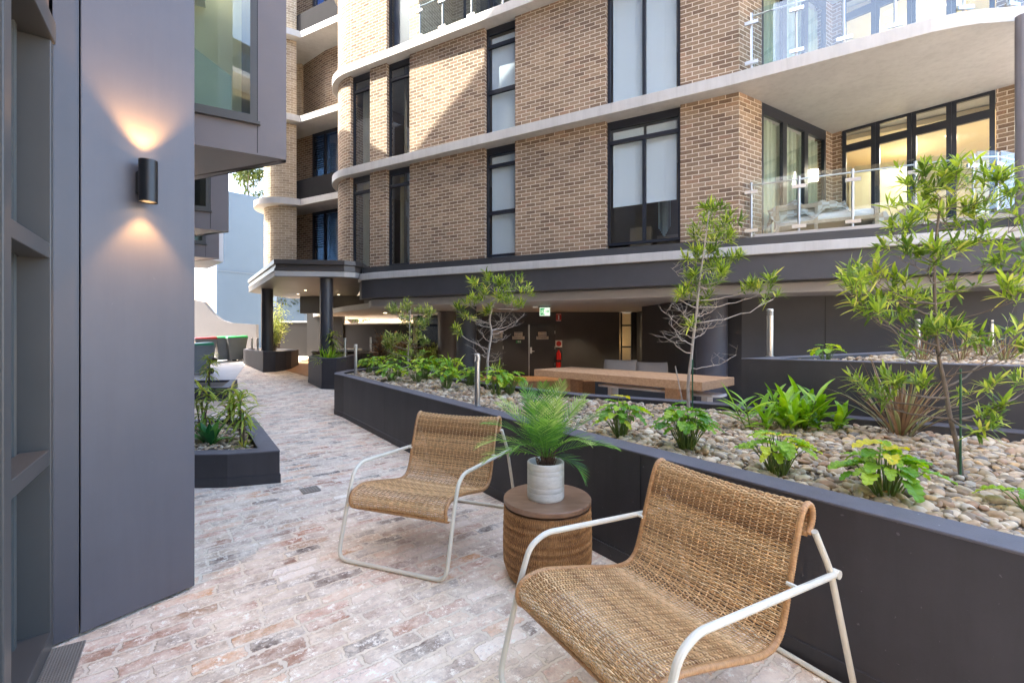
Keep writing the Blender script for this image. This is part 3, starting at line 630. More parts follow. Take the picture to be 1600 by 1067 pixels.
def running_man(mb_, cx, cz, s, y):  # small exit pictogram: door outline, runner
    mb_.box(cx+.20*s, y, cz-.4*s, cx+.55*s, y+.002, cz+.4*s)
    mb_.tube([(cx-.10*s,y,cz+.14*s),(cx-.02*s,y,cz-.08*s)], .07*s, 6); mb_.lathe([(0.001,-.06*s),(.07*s,0),(0.001,.06*s)], 8, Matrix.Translation((cx-.02*s,y,cz+.30*s)))
    mb_.tube([(cx-.02*s,y,cz-.08*s),(cx+.12*s,y,cz-.2*s),(cx+.08*s,y,cz-.4*s)], .035*s, 5); mb_.tube([(cx-.02*s,y,cz-.08*s),(cx-.16*s,y,cz-.22*s),(cx-.34*s,y,cz-.26*s)], .035*s, 5)
    mb_.tube([(cx-.30*s,y,cz+.05*s),(cx-.1*s,y,cz+.16*s),(cx+.12*s,y,cz+.02*s)], .03*s, 5)
M['exit_green'] = emit('exit_green', (.03,.35,.10), .10); M['exit_white'] = emit('exit_panel', (.80,.95,.80), .10)
m = MB(); m.box(.13,14.945,1.20,.30,14.953,1.29); o = tag(m.build('exit_plate', paint('green_plate', (.05,.30,.10), .5, .05, 0)), 'small green exit pictogram plate under the left door notice', 'sign')
m = MB(); running_man(m, .19, 1.245, .07, 14.940); running_man(m, .25, 1.245, .07, 14.940); m.build('pictogram', M['white'], o)
ex = empty('exit_sign', 'lit green and white running man exit sign hanging from the undercroft ceiling', 'exit sign', loc=(.86,12.0,2.0))
m = MB(); m.box(.70,11.96,2.185,1.02,12.04,2.235); m.build('housing', M['black'], ex)
m = MB(); m.box(.73,11.985,1.965,1.0,12.015,2.183); m.build('panel', M['exit_white'], ex)
m = MB(); m.box(.745,11.981,1.985,.86,11.984,2.165); m.build('pictogram_field', M['exit_green'], ex)
m = MB(); running_man(m, .80, 2.075, .16, 11.977); m.build('pictogram', M['exit_white'], ex)
m = MB(); m.tube([(.885,11.978,2.08),(.965,11.978,2.08)], .009, 6); m.tube([(.935,11.978,2.11),(.968,11.978,2.08),(.935,11.978,2.05)], .009, 6); m.build('arrow', M['exit_green'], ex)
m = MB(); m.box(.55,12.0,2.17,.68,12.05,2.233); tag(m.build('emergency_light', M['white']), 'small white emergency light box beside the exit sign', 'light')
red = paint('extinguisher_red', (.50,.015,.012), .3, .05, 0)
fe = empty('fire_extinguisher', 'red fire extinguisher hanging on the dark wall beside the doors', 'fire extinguisher', loc=(1.52,14.85,.4))
m = MB(); m.lathe([(.02,.33),(.075,.35),(.082,.38),(.082,.82),(.07,.88),(.035,.93),(.028,.97)], 20, Matrix.Translation((1.52,14.86,0))); m.build('cylinder', red, fe, smooth='auto')
m = MB(); m.lathe([(.083,.58),(.083,.66)], 20, Matrix.Translation((1.52,14.86,0)), True); m.build('band', M['black'], fe)
m = MB(); m.tube([(1.50,14.86,.97),(1.50,14.86,1.01),(1.57,14.83,1.03)], .012, 6); m.tube([(1.54,14.84,1.0),(1.63,14.84,.93),(1.625,14.84,.62)], .010, 6); m.build('valve_and_hose', M['black'], fe)
o = MB(); o.box(1.43,14.982,1.06,1.65,14.996,1.29); s2 = tag(o.build('extinguisher_location_sign', M['white']), 'white square sign with a red disc above the extinguisher', 'sign')
o = MB(); o.lathe([(.085,0),(.085,.004)], 24, Matrix.Translation((1.54,14.98,1.175))@Matrix.Rotation(R(90),4,'X')); o.build('red_disc', red, s2)
o = MB(); o.box(1.45,14.982,1.70+.22,1.62,14.996,2.17+.0); s3 = tag(o.build('extinguisher_sign', red), 'small red sign with a white extinguisher symbol high on the dark wall', 'sign')
o = MB(); o.box(1.515,14.978,1.97,1.555,14.9815,2.11); o.box(1.465,14.978,1.93,1.605,14.9815,1.945); o.box(1.465,14.978,2.135,1.605,14.9815,2.15); o.build('symbol', M['white'], s3)
# glazed side light near the cushions
m = MB(); 
for x in (3.56,3.90): m.box(x,14.9,-.3,x+.05,14.97,2.2)
for z in (1.05,1.75): m.box(3.61,14.91,z,3.90,14.96,z+.05)
sl = m.build('side_light', M['frame'], BB)
m = MB(); m.box(3.61,14.95,-.3,3.90,14.956,2.2); m.build('pane', M['pane'], sl)
m = MB(); m.box(3.4,15.6,-.3,4.2,15.7,2.2); m.build('foyer_wall', wood('foyer_timber', (.62,.42,.22), (.70,.50,.28)), BB)
ld = bpy.data.lights.new('foyer_hidden_light', 'POINT'); ld.energy = 2.0; ld.color = (1,.8,.5); ld.shadow_soft_size = .1
lo = bpy.data.objects.new('foyer_hidden_light', ld); S.collection.objects.link(lo); lo.location = (3.3,15.4,1.2); lo.parent = BB; lo.matrix_parent_inverse = Matrix.Translation(BB.location).inverted()  # unseen light, hidden behind the wall left of the glass
# downlights set into the undercroft ceiling (lit)
dl = [(.9,13.6),(1.8,12.6),(2.1,14.2),(3.1,13.2),(3.7,13.9),(2.6,11.2),(4.1,11.2),(-.3,14.1),(-2.6,13.4),(-3.6,14.6),(-4.4,15.8),(1.0,11.4)]
for i, (x, y) in enumerate(dl):
    m = MB(); m.lathe([(.055,2.222),(.055,2.234),(.0,2.234)], 16, Matrix.Translation((x,y,0)), True); m.cyl(x,y,2.224,2.233,.042,16)
    m.build('downlight', M['light'], BB)
    if i in (0,2,4,7,8,10):
        ld = bpy.data.lights.new('downlight_lamp', 'SPOT'); ld.energy = 9; ld.color = (1,.78,.52); ld.spot_size = R(95); ld.spot_blend = .6; ld.shadow_soft_size = .05
        lo = bpy.data.objects.new('downlight_lamp', ld); S.collection.objects.link(lo); lo.location = (x,y,2.2); lo.parent = BB; lo.matrix_parent_inverse = Matrix.Translation(BB.location).inverted()
# far back of the undercroft: dark low wall with a gap above, glazed doors, timber steps
dwall([(-10.4,19.45),(-8.66,19.3)], 0, 2.0, mat='blackwall'); dwall([(-8.65,19.2),(-7.02,18.9)], 0, 3.0, mat='blackwall'); dwall([(-7.0,18.95),(-2.9,17.6)], -.2, 1.90, mat='blackwall')
m = MB(); m.wall([(-10.4,19.42),(-8.66,19.27)], 2.002, 2.05, .2); m.wall([(-7.0,18.92),(-2.9,17.57)], 1.902, 1.95, .2); m.build('undercroft_wall_cap', M['white'], BB)
m = MB(); 
for (a, b, c, d) in ((-3.45,-3.38,-.2,2.2),(-2.62,-2.52,-.2,2.2)): m.box(a,16.6,c,b,16.68,d)
m.box(-3.38,16.6,1.0,-2.62,16.66,1.1); m.box(-3.38,16.6,1.78,-2.62,16.66,1.86); m.box(-3.38,16.6,-.1,-2.62,16.66,0.05)
gd = m.build('glazed_door', M['frame'], BB); m = MB(); m.box(-3.38,16.62,-.1,-2.62,16.63,2.2); m.build('pane', glass('lobby_glass', (.5,.5,.45), .12), gd)
m = MB(); m.box(-3.7,17.0,-.3,-2.2,17.1,2.2); m.build('lobby_wall', paint('lobby_plaster', (.75,.68,.52), .7, .3, 0, vscale=4), BB)
st = MB(); st.box(-2.75,14.2,-.3,-1.4,15.4,-.0); st.box(-2.75,14.6,-.001,-1.4,15.4,.22); st.box(-2.75,15.0,.2201,-1.4,15.4,.45); tag(st.build('timber_steps', M['deck']), 'brown timber steps in the undercroft beside the dark column', 'steps')
st = MB(); st.box(-1.0,12.6,-.3,2.6,14.2,.18); tag(st.build('timber_platform', M['deck']), 'orange lit timber platform in front of the fire doors', 'platform')
# ================================================================== ENTRANCE CANOPY
CN = empty('entrance_canopy', 'dark flat entrance canopy on two round columns at the end of the path', 'canopy', loc=(-6,13,0))
cp = [(-6.06,11.62),(-4.35,11.80),(-4.12,11.95),(-4.02,12.25),(-4.12,13.2),(-5.0,15.0),(-6.4,18.6),(-9.0,18.6),(-9.2,15.9)]
m = MB(); m.prism(cp, 2.97, 3.10); m.build('soffit_panel', M['soffit'], CN)
def inset(poly, f): cx = sum(p[0] for p in poly)/len(poly); cy = sum(p[1] for p in poly)/len(poly); return [(cx+(p[0]-cx)*f, cy+(p[1]-cy)*f) for p in poly]
for k, (a, b, f) in enumerate(((3.102,3.17,1.006),(3.172,3.27,.988),(3.272,3.39,1.012))):
    m = MB(); m.prism(inset(cp, f), a, b); m.build('fascia', paint('canopy_bronze%d' % k, (.085,.074,.066), .4, .12, 0, metal=.2), CN, bevel=.006)
m = MB(); m.prism(inset(cp, 1.002), 2.955, 2.969); m.build('trim', paint('canopy_trim', (.11,.10,.09), .5, .1, 0), CN)
for (x, y, r) in ((-4.93,12.1,.165),(-7.96,14.8,.175)):
    m = MB(); m.cyl(x,y,.3,2.954,r,32); m.build('column', paint('charcoal_column', (.05,.048,.052), .4, .08, .1), CN, smooth='auto')
for (x, y) in ((-5.9,14.2),(-6.9,15.2),(-7.8,16.6),(-6.4,16.8)):
    m = MB(); m.cyl(x,y,2.948,2.9535,.04,16); m.build('downlight', M['light'], CN)
    ld = bpy.data.lights.new('downlight_lamp', 'SPOT'); ld.energy = 5; ld.color = (1,.75,.48); ld.spot_size = R(100); ld.spot_blend = .6; ld.shadow_soft_size = .05
    lo = bpy.data.objects.new('downlight_lamp', ld); S.collection.objects.link(lo); lo.location = (x,y,2.92); lo.parent = CN; lo.matrix_parent_inverse = Matrix.Translation(CN.location).inverted()
dwall([(-8.2,17.6),(-5.6,17.2),(-4.6,15.6)], 2.3, 2.95, .3)
# ================================================================== background beyond
o = empty('shade_blue_building', 'wall rising behind the bins, its blue shade put into the colour', 'building', loc=(-14,25,0))
m = MB(); m.prism([(-14.4,22.2),(-11.6,25.4),(-11.6,25.9),(-14.9,22.5)], 0, 8.6); m.build('wall', M['shade_blue_wall'], o)
m = MB(); m.prism([(-14.38,22.19),(-11.62,25.34),(-11.6,25.32),(-14.36,22.17)], 4.6, 4.63); m.build('panel_joint', paint('blue_joint', (.13,.2,.3), .6, .03, 0), o)
m = MB(); m.prism([(-13.0,23.76),(-12.55,24.27),(-12.53,24.25),(-12.98,23.74)], 3.0, 4.9); m.build('service_panel', paint('blue_panel', (.18,.28,.44), .6, .03, 0), o)
o = MB(); pr = [(300,468),(318,472),(326,482),(335,492),(346,500),(360,504.5),(400,507),(400,575),(300,575)]
pts = [P(x, y, 20.5) for x, y in pr]; n = len(pts)
o.v = [tuple(p) for p in pts] + [(p.x, p.y+.22, p.z) for p in pts]; o.f = [tuple(range(n)), tuple(2*n-1-k for k in range(n))] + [(k, n+k, n+(k+1)%n, (k+1)%n) for k in range(n)]
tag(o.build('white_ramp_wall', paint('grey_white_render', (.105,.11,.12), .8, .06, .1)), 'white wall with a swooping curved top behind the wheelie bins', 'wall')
g = MB(); g.prism([(-30,32),(-9,33),(-2,31),(12,34),(12,40),(-30,40)], 0, 5.2); tag(g.build('beige_house', paint('beige_render', (.62,.50,.32), .8, .06, 0)), 'beige rendered house seen through the gap above the undercroft wall', 'house')
# building behind the camera, mirrored in the bay window
o = empty('cream_building', 'cream apartment block across the street mirrored in the bay window glass', 'building', loc=(4,-16,0))
m = MB(); m.prism([(-9,-20),(16,-20),(16,-16),(-9,-16)], 0, 17); m.build('wall', M['brick_pale'] if False else paint('cream_render', (.55,.47,.33), .8, .06, .1), o)
for k in range(5):
    m = MB(); m.box(-6,-15.99,2.6+3*k,12,-14.4,2.85+3*k); m.build('balcony_slab', M['white'], o)
    for x in (-5,-1,3,7):
        m = MB(); m.box(x,-15.98,3.1+3*k,x+2.6,-15.9,5.2+3*k); m.build('window', M['frame'], o)
        m = MB(); m.box(x,-14.5,2.86+3*k,x+3.2,-14.46,3.8+3*k); m.build('balustrade', M['balglass'], o)
# ================================================================== PLANTERS
def OL(d): return (2.738 - .711*d, d)                 # outer face line of the long planter
outer = [OL(.9), OL(1.49), OL(3), OL(5), OL(7.6), (-2.98,8.05), (-3.28,8.40), (-3.40,8.75), (-3.38,9.2), (-3.15,10.1), (-2.88,10.5)]
back = [(-2.3,10.35), (-1.75,9.9), (-.925,7.65), (.0,6.45), (.913,5.55), (1.606,5.19), (2.37,4.72), (2.40,4.5), (3.95,3.36), (5.2,2.3), (4.4,.9)]
def offset_poly(poly, d):
    n = len(poly); out = []
    ar = sum(poly[k][0]*poly[(k+1)%n][1]-poly[(k+1)%n][0]*poly[k][1] for k in range(n)); sg = 1 if ar > 0 else -1
    for k in range(n):
        a, b, c = Vector(poly[k-1]), Vector(poly[k]), Vector(poly[(k+1)%n]); t1 = (b-a).normalized(); t2 = (c-b).normalized(); t = (t1+t2).normalized()
        nn = Vector((-t.y, t.x))*sg; out.append(tuple(b + nn*d/max(.5, t1.dot(t))))
    return out
def planter(name, label, poly, top, cw, soil, z0=None, plinth=True, joints=(), group=None, soilmat='soil'):
    cx = sum(p[0] for p in poly)/len(poly); cy = sum(p[1] for p in poly)/len(poly)
    P0 = empty(name, label, 'planter', group=group, loc=(cx,cy,0)); n = len(poly); inn = offset_poly(poly, cw); inb = offset_poly(poly, .03)
    def shell(out, inn, za, zb, mat, nm, bev=0):
        m = MB(); i = 0; zl = za if isinstance(za, list) else [za]*n
        for ring, zz in ((out, zl), (out, [zb]*n), (inn, [zb]*n), (inn, zl)): m.v += [(p[0], p[1], zz[k]) for k, p in enumerate(ring)]
        for r in range(4):
            for k in range(n):
                k2 = (k+1)%n; r2 = (r+1)%4; m.f.append((r*n+k, r*n+k2, r2*n+k2, r2*n+k))
        return m.build(nm, M[mat], P0, bevel=bev)
    base = [gz(*p)-.05 for p in poly]
    shell(poly, inn, base, top-.012, 'planter', 'wall')
    shell(offset_poly(poly, -.004), offset_poly(poly, cw+.006), top-.0125, top, 'coping', 'coping', .004)
    if plinth: 
        m = MB(); o2 = offset_poly(poly, -.008); i2 = offset_poly(poly, .02)
        for k in range(n):
            k2 = (k+1)%n; a, b = o2[k], o2[k2]; za, zb = gz(*a), gz(*b)
            m.quad((*a,za),(*b,zb),(*b,zb+.085),(*a,za+.085)); m.quad((*a,za+.085),(*b,zb+.085),(*i2[k2],zb+.092),(*i2[k],za+.092))
        m.build('plinth', M['planter'], P0)
    for (a, b, f) in joints:
        p = Vector(a).lerp(Vector(b), f); d = (Vector(b)-Vector(a)).normalized(); m = MB(); nn = Vector((-d.y,d.x))
        m.prism([tuple(p-nn*.002), tuple(p+d*.005-nn*.002), tuple(p+d*.005+nn*.002), tuple(p+nn*.002)], gz(*p)+.09, top-.014); m.build('joint', M['black'], P0)
    m = MB(); s2 = offset_poly(poly, cw-.01); m.prism(s2, soil-.1, soil); m.build('soil', M[soilmat], P0)
    return P0
M['soil'] = paint('dark_soil', (.10,.08,.06), .95, .3, .6, 60)
big = outer + back
planter('garden_planter', 'long charcoal planter with pebble mulch running from the chairs to the entrance', big, .74, .165, .655,
        joints=((OL(1.49),OL(5),.36),(OL(1.49),OL(5),.82),(OL(5),OL(8),.45)))
planter('raised_planter', 'taller charcoal planter block at the back right of the pebble bed', [(2.32,4.60),(3.87,3.44),(5.6,2.1),(9.5,5.2),(9.0,8.55),(6.13,6.96)][::-1], 1.22, .16, 1.16, plinth=False)
planter('angular_planter', 'charcoal planter with a curved front around the nearer canopy column', [(-4.72,11.28),(-4.33,11.22),(-4.33,11.9),(-4.55,12.9),(-4.75,14.3),(-4.5,16.2),(-6.2,15.6),(-5.52,12.33)], .885, .12, .82)
planter('column_planter', 'charcoal rounded planter around the farther canopy column', [(-7.84,14.33),(-7.5,14.42),(-7.34,14.8),(-7.33,15.1),(-7.6,16.2),(-10.6,18.6),(-9.8,16.6)][::-1], .945, .12, .89)
planter('low_planter', 'low charcoal angular planter beside the lamp pillar', [(-2.29,4.486),(-2.72,4.35),(-3.6,4.30),(-4.6,6.0),(-3.60,6.34)], .319, .16, .26)
planter('small_planter', 'small low charcoal planter farther along the left building', [(-6.1,9.8),(-6.9,9.75),(-8.2,11.4),(-7.0,11.6)], .33, .14, .28)
# ------------------------------------------------------------------ pebbles
def inside(poly, x, y):
    c = False; n = len(poly); j = n-1
    for i in range(n):
        xi, yi = poly[i]; xj, yj = poly[j]
        if (yi > y) != (yj > y) and x < (xj-xi)*(y-yi)/(yj-yi)+xi: c = not c
        j = i
    return c
def ico(sub):
    import bmesh
    b = bmesh.new(); bmesh.ops.create_icosphere(b, subdivisions=sub, radius=1); v = np.array([q.co[:] for q in b.verts]); f = np.array([[w.index for w in q.verts] for q in b.faces]); b.free(); return v, f
def pebbles(name, poly, z, dens, rmin, rmax, label, skip=None, xr=None):
    rng = np.random.default_rng(5); x0, x1 = min(p[0] for p in poly), max(p[0] for p in poly); y0, y1 = min(p[1] for p in poly), max(p[1] for p in poly)
    if xr: x0, x1, y0, y1 = xr
    cnt = int((x1-x0)*(y1-y0)*dens); VS = []; FS = []; RN = []; off = 0
    iv2, if2 = ico(2); iv1, if1 = ico(1)
    for _ in range(cnt):
        x, y = rng.uniform(x0,x1), rng.uniform(y0,y1)
        if not inside(poly, x, y) or (x/ max(y,.1) > 2.4): continue
        if y > 5 and rng.random() < .45: continue
        near = y < 4.2; v, f = (iv2, if2) if near else (iv1, if1)
        r = rmin + (rmax-rmin)*rng.random()**2.6; 
        if y > 5: r *= 1.35
        sc = np.array([r*rng.uniform(.9,1.35), r*rng.uniform(.65,1.0), r*rng.uniform(.38,.68)])
        q = v.copy()
        # irregular stone: flatten by random planes
        for _k in range(3 if near else 2):
            nrm = rng.normal(size=3); nrm /= np.linalg.norm(nrm); dd = q@nrm; lim = rng.uniform(.62,.88); q -= np.outer(np.maximum(0, dd-lim)*.85, nrm)
        q = q*sc; a = rng.uniform(0, 6.28); tx, ty = rng.normal(0,.3,2)
        ca, sa = math.cos(a), math.sin(a); Rz = np.array([[ca,-sa,0],[sa,ca,0],[0,0,1]]); cx, sx = math.cos(tx), math.sin(tx); Rx = np.array([[1,0,0],[0,cx,-sx],[0,sx,cx]]); cy, sy = math.cos(ty), math.sin(ty); Ry = np.array([[cy,0,sy],[0,1,0],[-sy,0,cy]])
        q = q@(Rx@Ry@Rz).T + np.array([x, y, z + sc[2]*.5 + rng.uniform(0,.022) + .012*math.sin(x*5)*math.sin(y*4.1)])
        VS.append(q); FS.append(f+off); off += len(q); RN.append(np.full(len(f), rng.random()))
    V = np.concatenate(VS); Fc = np.concatenate(FS); RN = np.concatenate(RN)
    me = bpy.data.meshes.new(name); me.vertices.add(len(V)); me.vertices.foreach_set('co', V.ravel()); me.loops.add(Fc.size); me.loops.foreach_set('vertex_index', Fc.ravel().astype(np.int32))
    me.polygons.add(len(Fc)); me.polygons.foreach_set('loop_start', np.arange(0, Fc.size, 3, dtype=np.int32)); me.polygons.foreach_set('loop_total', np.full(len(Fc), 3, np.int32))
    me.polygons.foreach_set('use_smooth', np.ones(len(Fc), bool)); me.update(calc_edges=True); me.validate()
    at = me.attributes.new('rnd', 'FLOAT', 'FACE'); at.data.foreach_set('value', RN.astype(np.float32)); me.materials.append(M['pebble'])
    o = bpy.data.objects.new(name, me); S.collection.objects.link(o); return tag(o, label, 'pebbles', kind='stuff')
M['pebble'] = attr_mat('river_pebble', [(0,(.18,.135,.09)),(.15,(.42,.32,.195)),(.3,(.60,.48,.32)),(.42,(.34,.20,.11)),(.55,(.68,.56,.39)),(.7,(.24,.195,.145)),(.8,(.60,.40,.20)),(.9,(.17,.15,.125)),(1,(.76,.66,.50))], .55, scale=34, bump=.3, mott=.7)
inner_big = offset_poly(big, .175)
pebbles('pebble_mulch', inner_big, .655, 1500, .013, .042, 'mixed tan and grey river pebbles covering the long planter bed')
pebbles('pebble_mulch', offset_poly([(2.32,4.60),(3.87,3.44),(5.6,2.1),(9.5,5.2),(9.0,8.55),(6.13,6.96)][::-1], .17), 1.15, 330, .02, .04, 'river pebbles on top of the taller planter block', xr=(2.3,8,3.2,8))
pebbles('pebble_mulch', offset_poly([(-2.29,4.486),(-2.72,4.35),(-3.6,4.30),(-4.6,6.0),(-3.60,6.34)], .17), .25, 900, .013, .035, 'pebbles in the low planter beside the lamp pillar')
rl = random.Random(9); m = MB()
while len(m.v) < 90*4:
    x, y = rl.uniform(-3,3.8), rl.uniform(1.6,8.5)
    if not inside(inner_big, x, y): continue
    a = rl.uniform(0,6.28); L = rl.uniform(.018,.04); w = L*.3; z = .705+rl.uniform(0,.012); c, s_ = math.cos(a), math.sin(a); t1 = rl.uniform(-.01,.012)
    m.quad((x-c*L,y-s_*L,z),(x+s_*w,y-c*w,z+t1),(x+c*L,y+s_*L,z+.004),(x-s_*w,y+c*w,z+.006+t1))
m.attr = [rl.random() for _ in m.f]
tag(m.build('leaf_litter', attr_mat('dry_leaf', [(0,(.16,.08,.03)),(.5,(.34,.20,.08)),(1,(.50,.42,.14))], .8)), 'dry fallen leaves scattered over the pebble bed', 'leaf litter', kind='stuff')
# ================================================================== WICKER LOUNGE CHAIRS
CW = .784
M['rattan'] = attr_mat('rattan_strand', [(0,(.30,.15,.055)),(.3,(.48,.27,.11)),(.65,(.70,.44,.20)),(1,(.92,.68,.38))], .42, scale=40, mott=.8)
M['rattan_rim'] = wood('rattan_wrap', (.36,.18,.07), (.58,.33,.14), .4, (60,60,60))
def smooth_path(pts, n):
    """Catmull-Rom through pts, resampled to n equal steps"""
    P_ = [np.array(p, float) for p in pts]; P_ = [2*P_[0]-P_[1]] + P_ + [2*P_[-1]-P_[-2]]; out = []
    for k in range(1, len(P_)-2):
        a, b, c, d = P_[k-1:k+3]
        for i in range(12):
            t = i/12; out.append(.5*((2*b)+(-a+c)*t+(2*a-5*b+4*c-d)*t*t+(-a+3*b-3*c+d)*t**3))
    out.append(P_[-2]); out = np.array(out); L = np.concatenate([[0], np.cumsum(np.linalg.norm(np.diff(out, axis=0), axis=1))]); s = np.linspace(0, L[-1], n)
    return np.stack([np.interp(s, L, out[:,k]) for k in range(out.shape[1])], 1), L[-1]
prof = [(.100,.318),(.078,.335),(.068,.372),(.082,.408),(.125,.432),(.20,.438),(.32,.415),(.45,.385),(.56,.358),(.64,.345),(.70,.352),(.742,.385),(.768,.44),(.79,.51),(.818,.60),(.85,.70),(.875,.765),(.897,.800),(.925,.812),(.950,.795),(.957,.760),(.945,.725),(.925,.700)]
def fillet(pts, r, n=6):
    pts = [Vector(p) for p in pts]; out = [pts[0]]
    for k in range(1, len(pts)-1):
        a, b, c = pts[k-1], pts[k], pts[k+1]; d1 = (a-b); d2 = (c-b); rr = min(r, d1.length*.45, d2.length*.45); p0 = b+d1.normalized()*rr; p1 = b+d2.normalized()*rr
        for i in range(n+1):
            t = i/n; out.append(p0*(1-t)**2 + b*2*t*(1-t) + p1*t*t)
    out.append(pts[-1]); return out
def make_chair(label):
    root = empty('wicker_lounge_chair', label, 'chair', group='wicker lounge chairs')
    # local frame: x across (0..CW), y = depth u, z up
    tr = .0125; hw = CW
    # front loop: ground bar, legs, arms
    m = MB()
    arm = [(0,1.045,.535),(0,.30,.572),(0,.165,.55),(0,.085,.335),(0,.0,.0125)]
    path = [(0,1.06,.534),(0,.235,.576),(0,.155,.535),(0,.105,.40),(0,.0,.0125)] + [(hw,.0,.0125),(hw,.105,.40),(hw,.155,.535),(hw,.235,.576),(hw,1.06,.534)]
    m.tube(fillet(path, .075, 7), tr, 10); m.build('front_frame', M['white_tube'], None, smooth='auto'); local(S.collection.objects[-1] if False else bpy.data.objects[m_last()], root)
    m = MB()
    ins = .0
    path = [(ins+.02,.93,.715),(ins+.012,1.03,.545),(ins,1.20,.0125),(hw-ins,1.20,.0125),(hw-ins-.012,1.03,.545),(hw-ins-.02,.93,.715)]
    m.tube(fillet(path, .06, 7), tr*.95, 10); m.build('rear_frame', M['white_tube'], None, smooth='auto'); local(bpy.data.objects[m_last()], root)
    for x in (0, hw):
        m = MB(); m.tube([(x-.014,1.045,.536),(x+.014,1.045,.536)], .017, 10); m.build('arm_joint', M['white_tube'], None, smooth='auto'); local(bpy.data.objects[m_last()], root)
        for (y, z, r) in ((.083,.335,.009),(.79,.549,.008)):
            m = MB(); m.tube([(x,y,z),(abs(x-.045),y,z)], r, 8); m.build('seat_bracket', M['white_tube'], None, smooth='auto'); local(bpy.data.objects[m_last()], root)
    # woven sling
    x0, x1 = .045, hw-.045
    NW = 196; NS = 23
    path, L = smooth_path(prof, NW)
    tan = np.gradient(path, axis=0); tan /= np.linalg.norm(tan, axis=1)[:,None]; nor = np.stack([-tan[:,1], tan[:,0]], 1)   # towards the sitter
    nx = NS*4; XS = np.linspace(x0, x1, nx+1); sag = .012*np.sin(np.pi*(XS-x0)/(x1-x0))
    V = []; Fc = []; RN = []; off = 0; rng = np.random.default_rng(3); r = .0033
    for i in range(NW):
        ph = i % 2; amp = .0036*(1 if ph else -1); w = amp*np.cos(np.arange(nx+1)*PI/4*1.0*1.0) if False else amp*np.cos(np.arange(nx+1)*PI/4)
        js = rng.normal(0, .0005, nx+1) + rng.normal(0,.0006); u = path[i,0] + nor[i,0]*(w - sag) + tan[i,0]*js; z = path[i,1] + nor[i,1]*(w - sag) + tan[i,1]*js
        pts = np.stack([XS, u, z], 1); 
        o1 = np.array([0, tan[i,0], tan[i,1]])*r; o2 = np.array([0, nor[i,0], nor[i,1]])*r*.72
        ring = np.concatenate([pts+o1, pts+o2, pts-o1, pts-o2]); V.append(ring); n1 = nx+1; k = np.arange(nx)
        for a, b in ((0,1),(1,2),(2,3),(3,0)): Fc.append(np.stack([off+a*n1+k, off+a*n1+k+1, off+b*n1+k+1, off+b*n1+k], 1)); 
        band = .55 + .18*math.sin(i*.23) + .12*math.sin(i*.061+1); RN.append(np.full(nx*4, min(1, max(0, band + rng.normal(0,.16))))); off += 4*n1
    V = np.concatenate(V); Fc = np.concatenate(Fc); RN = np.concatenate(RN)
    me = bpy.data.meshes.new('woven_sling'); me.vertices.add(len(V)); me.vertices.foreach_set('co', V.ravel()); me.loops.add(Fc.size); me.loops.foreach_set('vertex_index', Fc.ravel().astype(np.int32))
    me.polygons.add(len(Fc)); me.polygons.foreach_set('loop_start', np.arange(0, Fc.size, 4, dtype=np.int32)); me.polygons.foreach_set('loop_total', np.full(len(Fc), 4, np.int32)); me.polygons.foreach_set('use_smooth', np.ones(len(Fc), bool))
    me.update(calc_edges=True); at = me.attributes.new('rnd','FLOAT','FACE'); at.data.foreach_set('value', RN.astype(np.float32)); me.materials.append(M['rattan'])
    o = bpy.data.objects.new('woven_sling', me); S.collection.objects.link(o); local(o, root); sling = o
    # stakes running along the profile, paired
    m = MB(); st = path[::2]
    for k in range(NS+1):
        x = x0 + (x1-x0)*k/NS
        sg = .012*math.sin(PI*(x-x0)/(x1-x0)); pts = [(x, p[0]-nor[min(NW-1,2*i)][0]*sg, p[1]-nor[min(NW-1,2*i)][1]*sg) for i, p in enumerate(st)]; m.tube(pts, .0028, 5)
    m.attr = [random.random()*.3+.70 for _ in m.f]; m.build('stakes', M['rattan'], None, smooth=True); local(bpy.data.objects[m_last()], sling)
    # wrapped rims: side rails and the end rods
    m = MB(); nrm_ = 420; rp, L2 = smooth_path(prof, nrm_)
    for x in (x0-.004, x1+.004):
        m.tube([(x, p[0], p[1]) for p in rp], [.0118+.0012*math.sin(i*2.2) for i in range(nrm_)], 8)
    for (u, z) in (prof[0], prof[-1]):
        n = 240; m.tube([(x0+(x1-x0)*i/n, u, z) for i in range(n+1)], [.0125+.0011*math.sin(i*2.2) for i in range(n+1)], 8)
    m.build('wrapped_rim', M['rattan_rim'], None, smooth=True); local(bpy.data.objects[m_last()], root)
    return root
def m_last(): return LAST[0]
LAST = ['']
_b = MB.build
def build2(s, name, *a, **k):
    o = _b(s, name, *a, **k); LAST[0] = o.name; return o
MB.build = build2
def place(root, FL, FR):             # map local origin (front-left foot) and x axis
    d = Vector(FR)-Vector(FL); root.location = (FL[0], FL[1], 0.002); root.rotation_euler = (0,0,math.atan2(d.y, d.x))
c1 = make_chair('woven rattan lounge chair farther away, left of the wicker drum table, facing the path')
c2 = copy_tree(c1); c2['label'] = 'woven rattan lounge chair in the near right foreground, back against the planter'
place(c1, (-1.12,2.93), (-.385,2.657)); place(c2, (-.056,1.894), (.34,1.216))
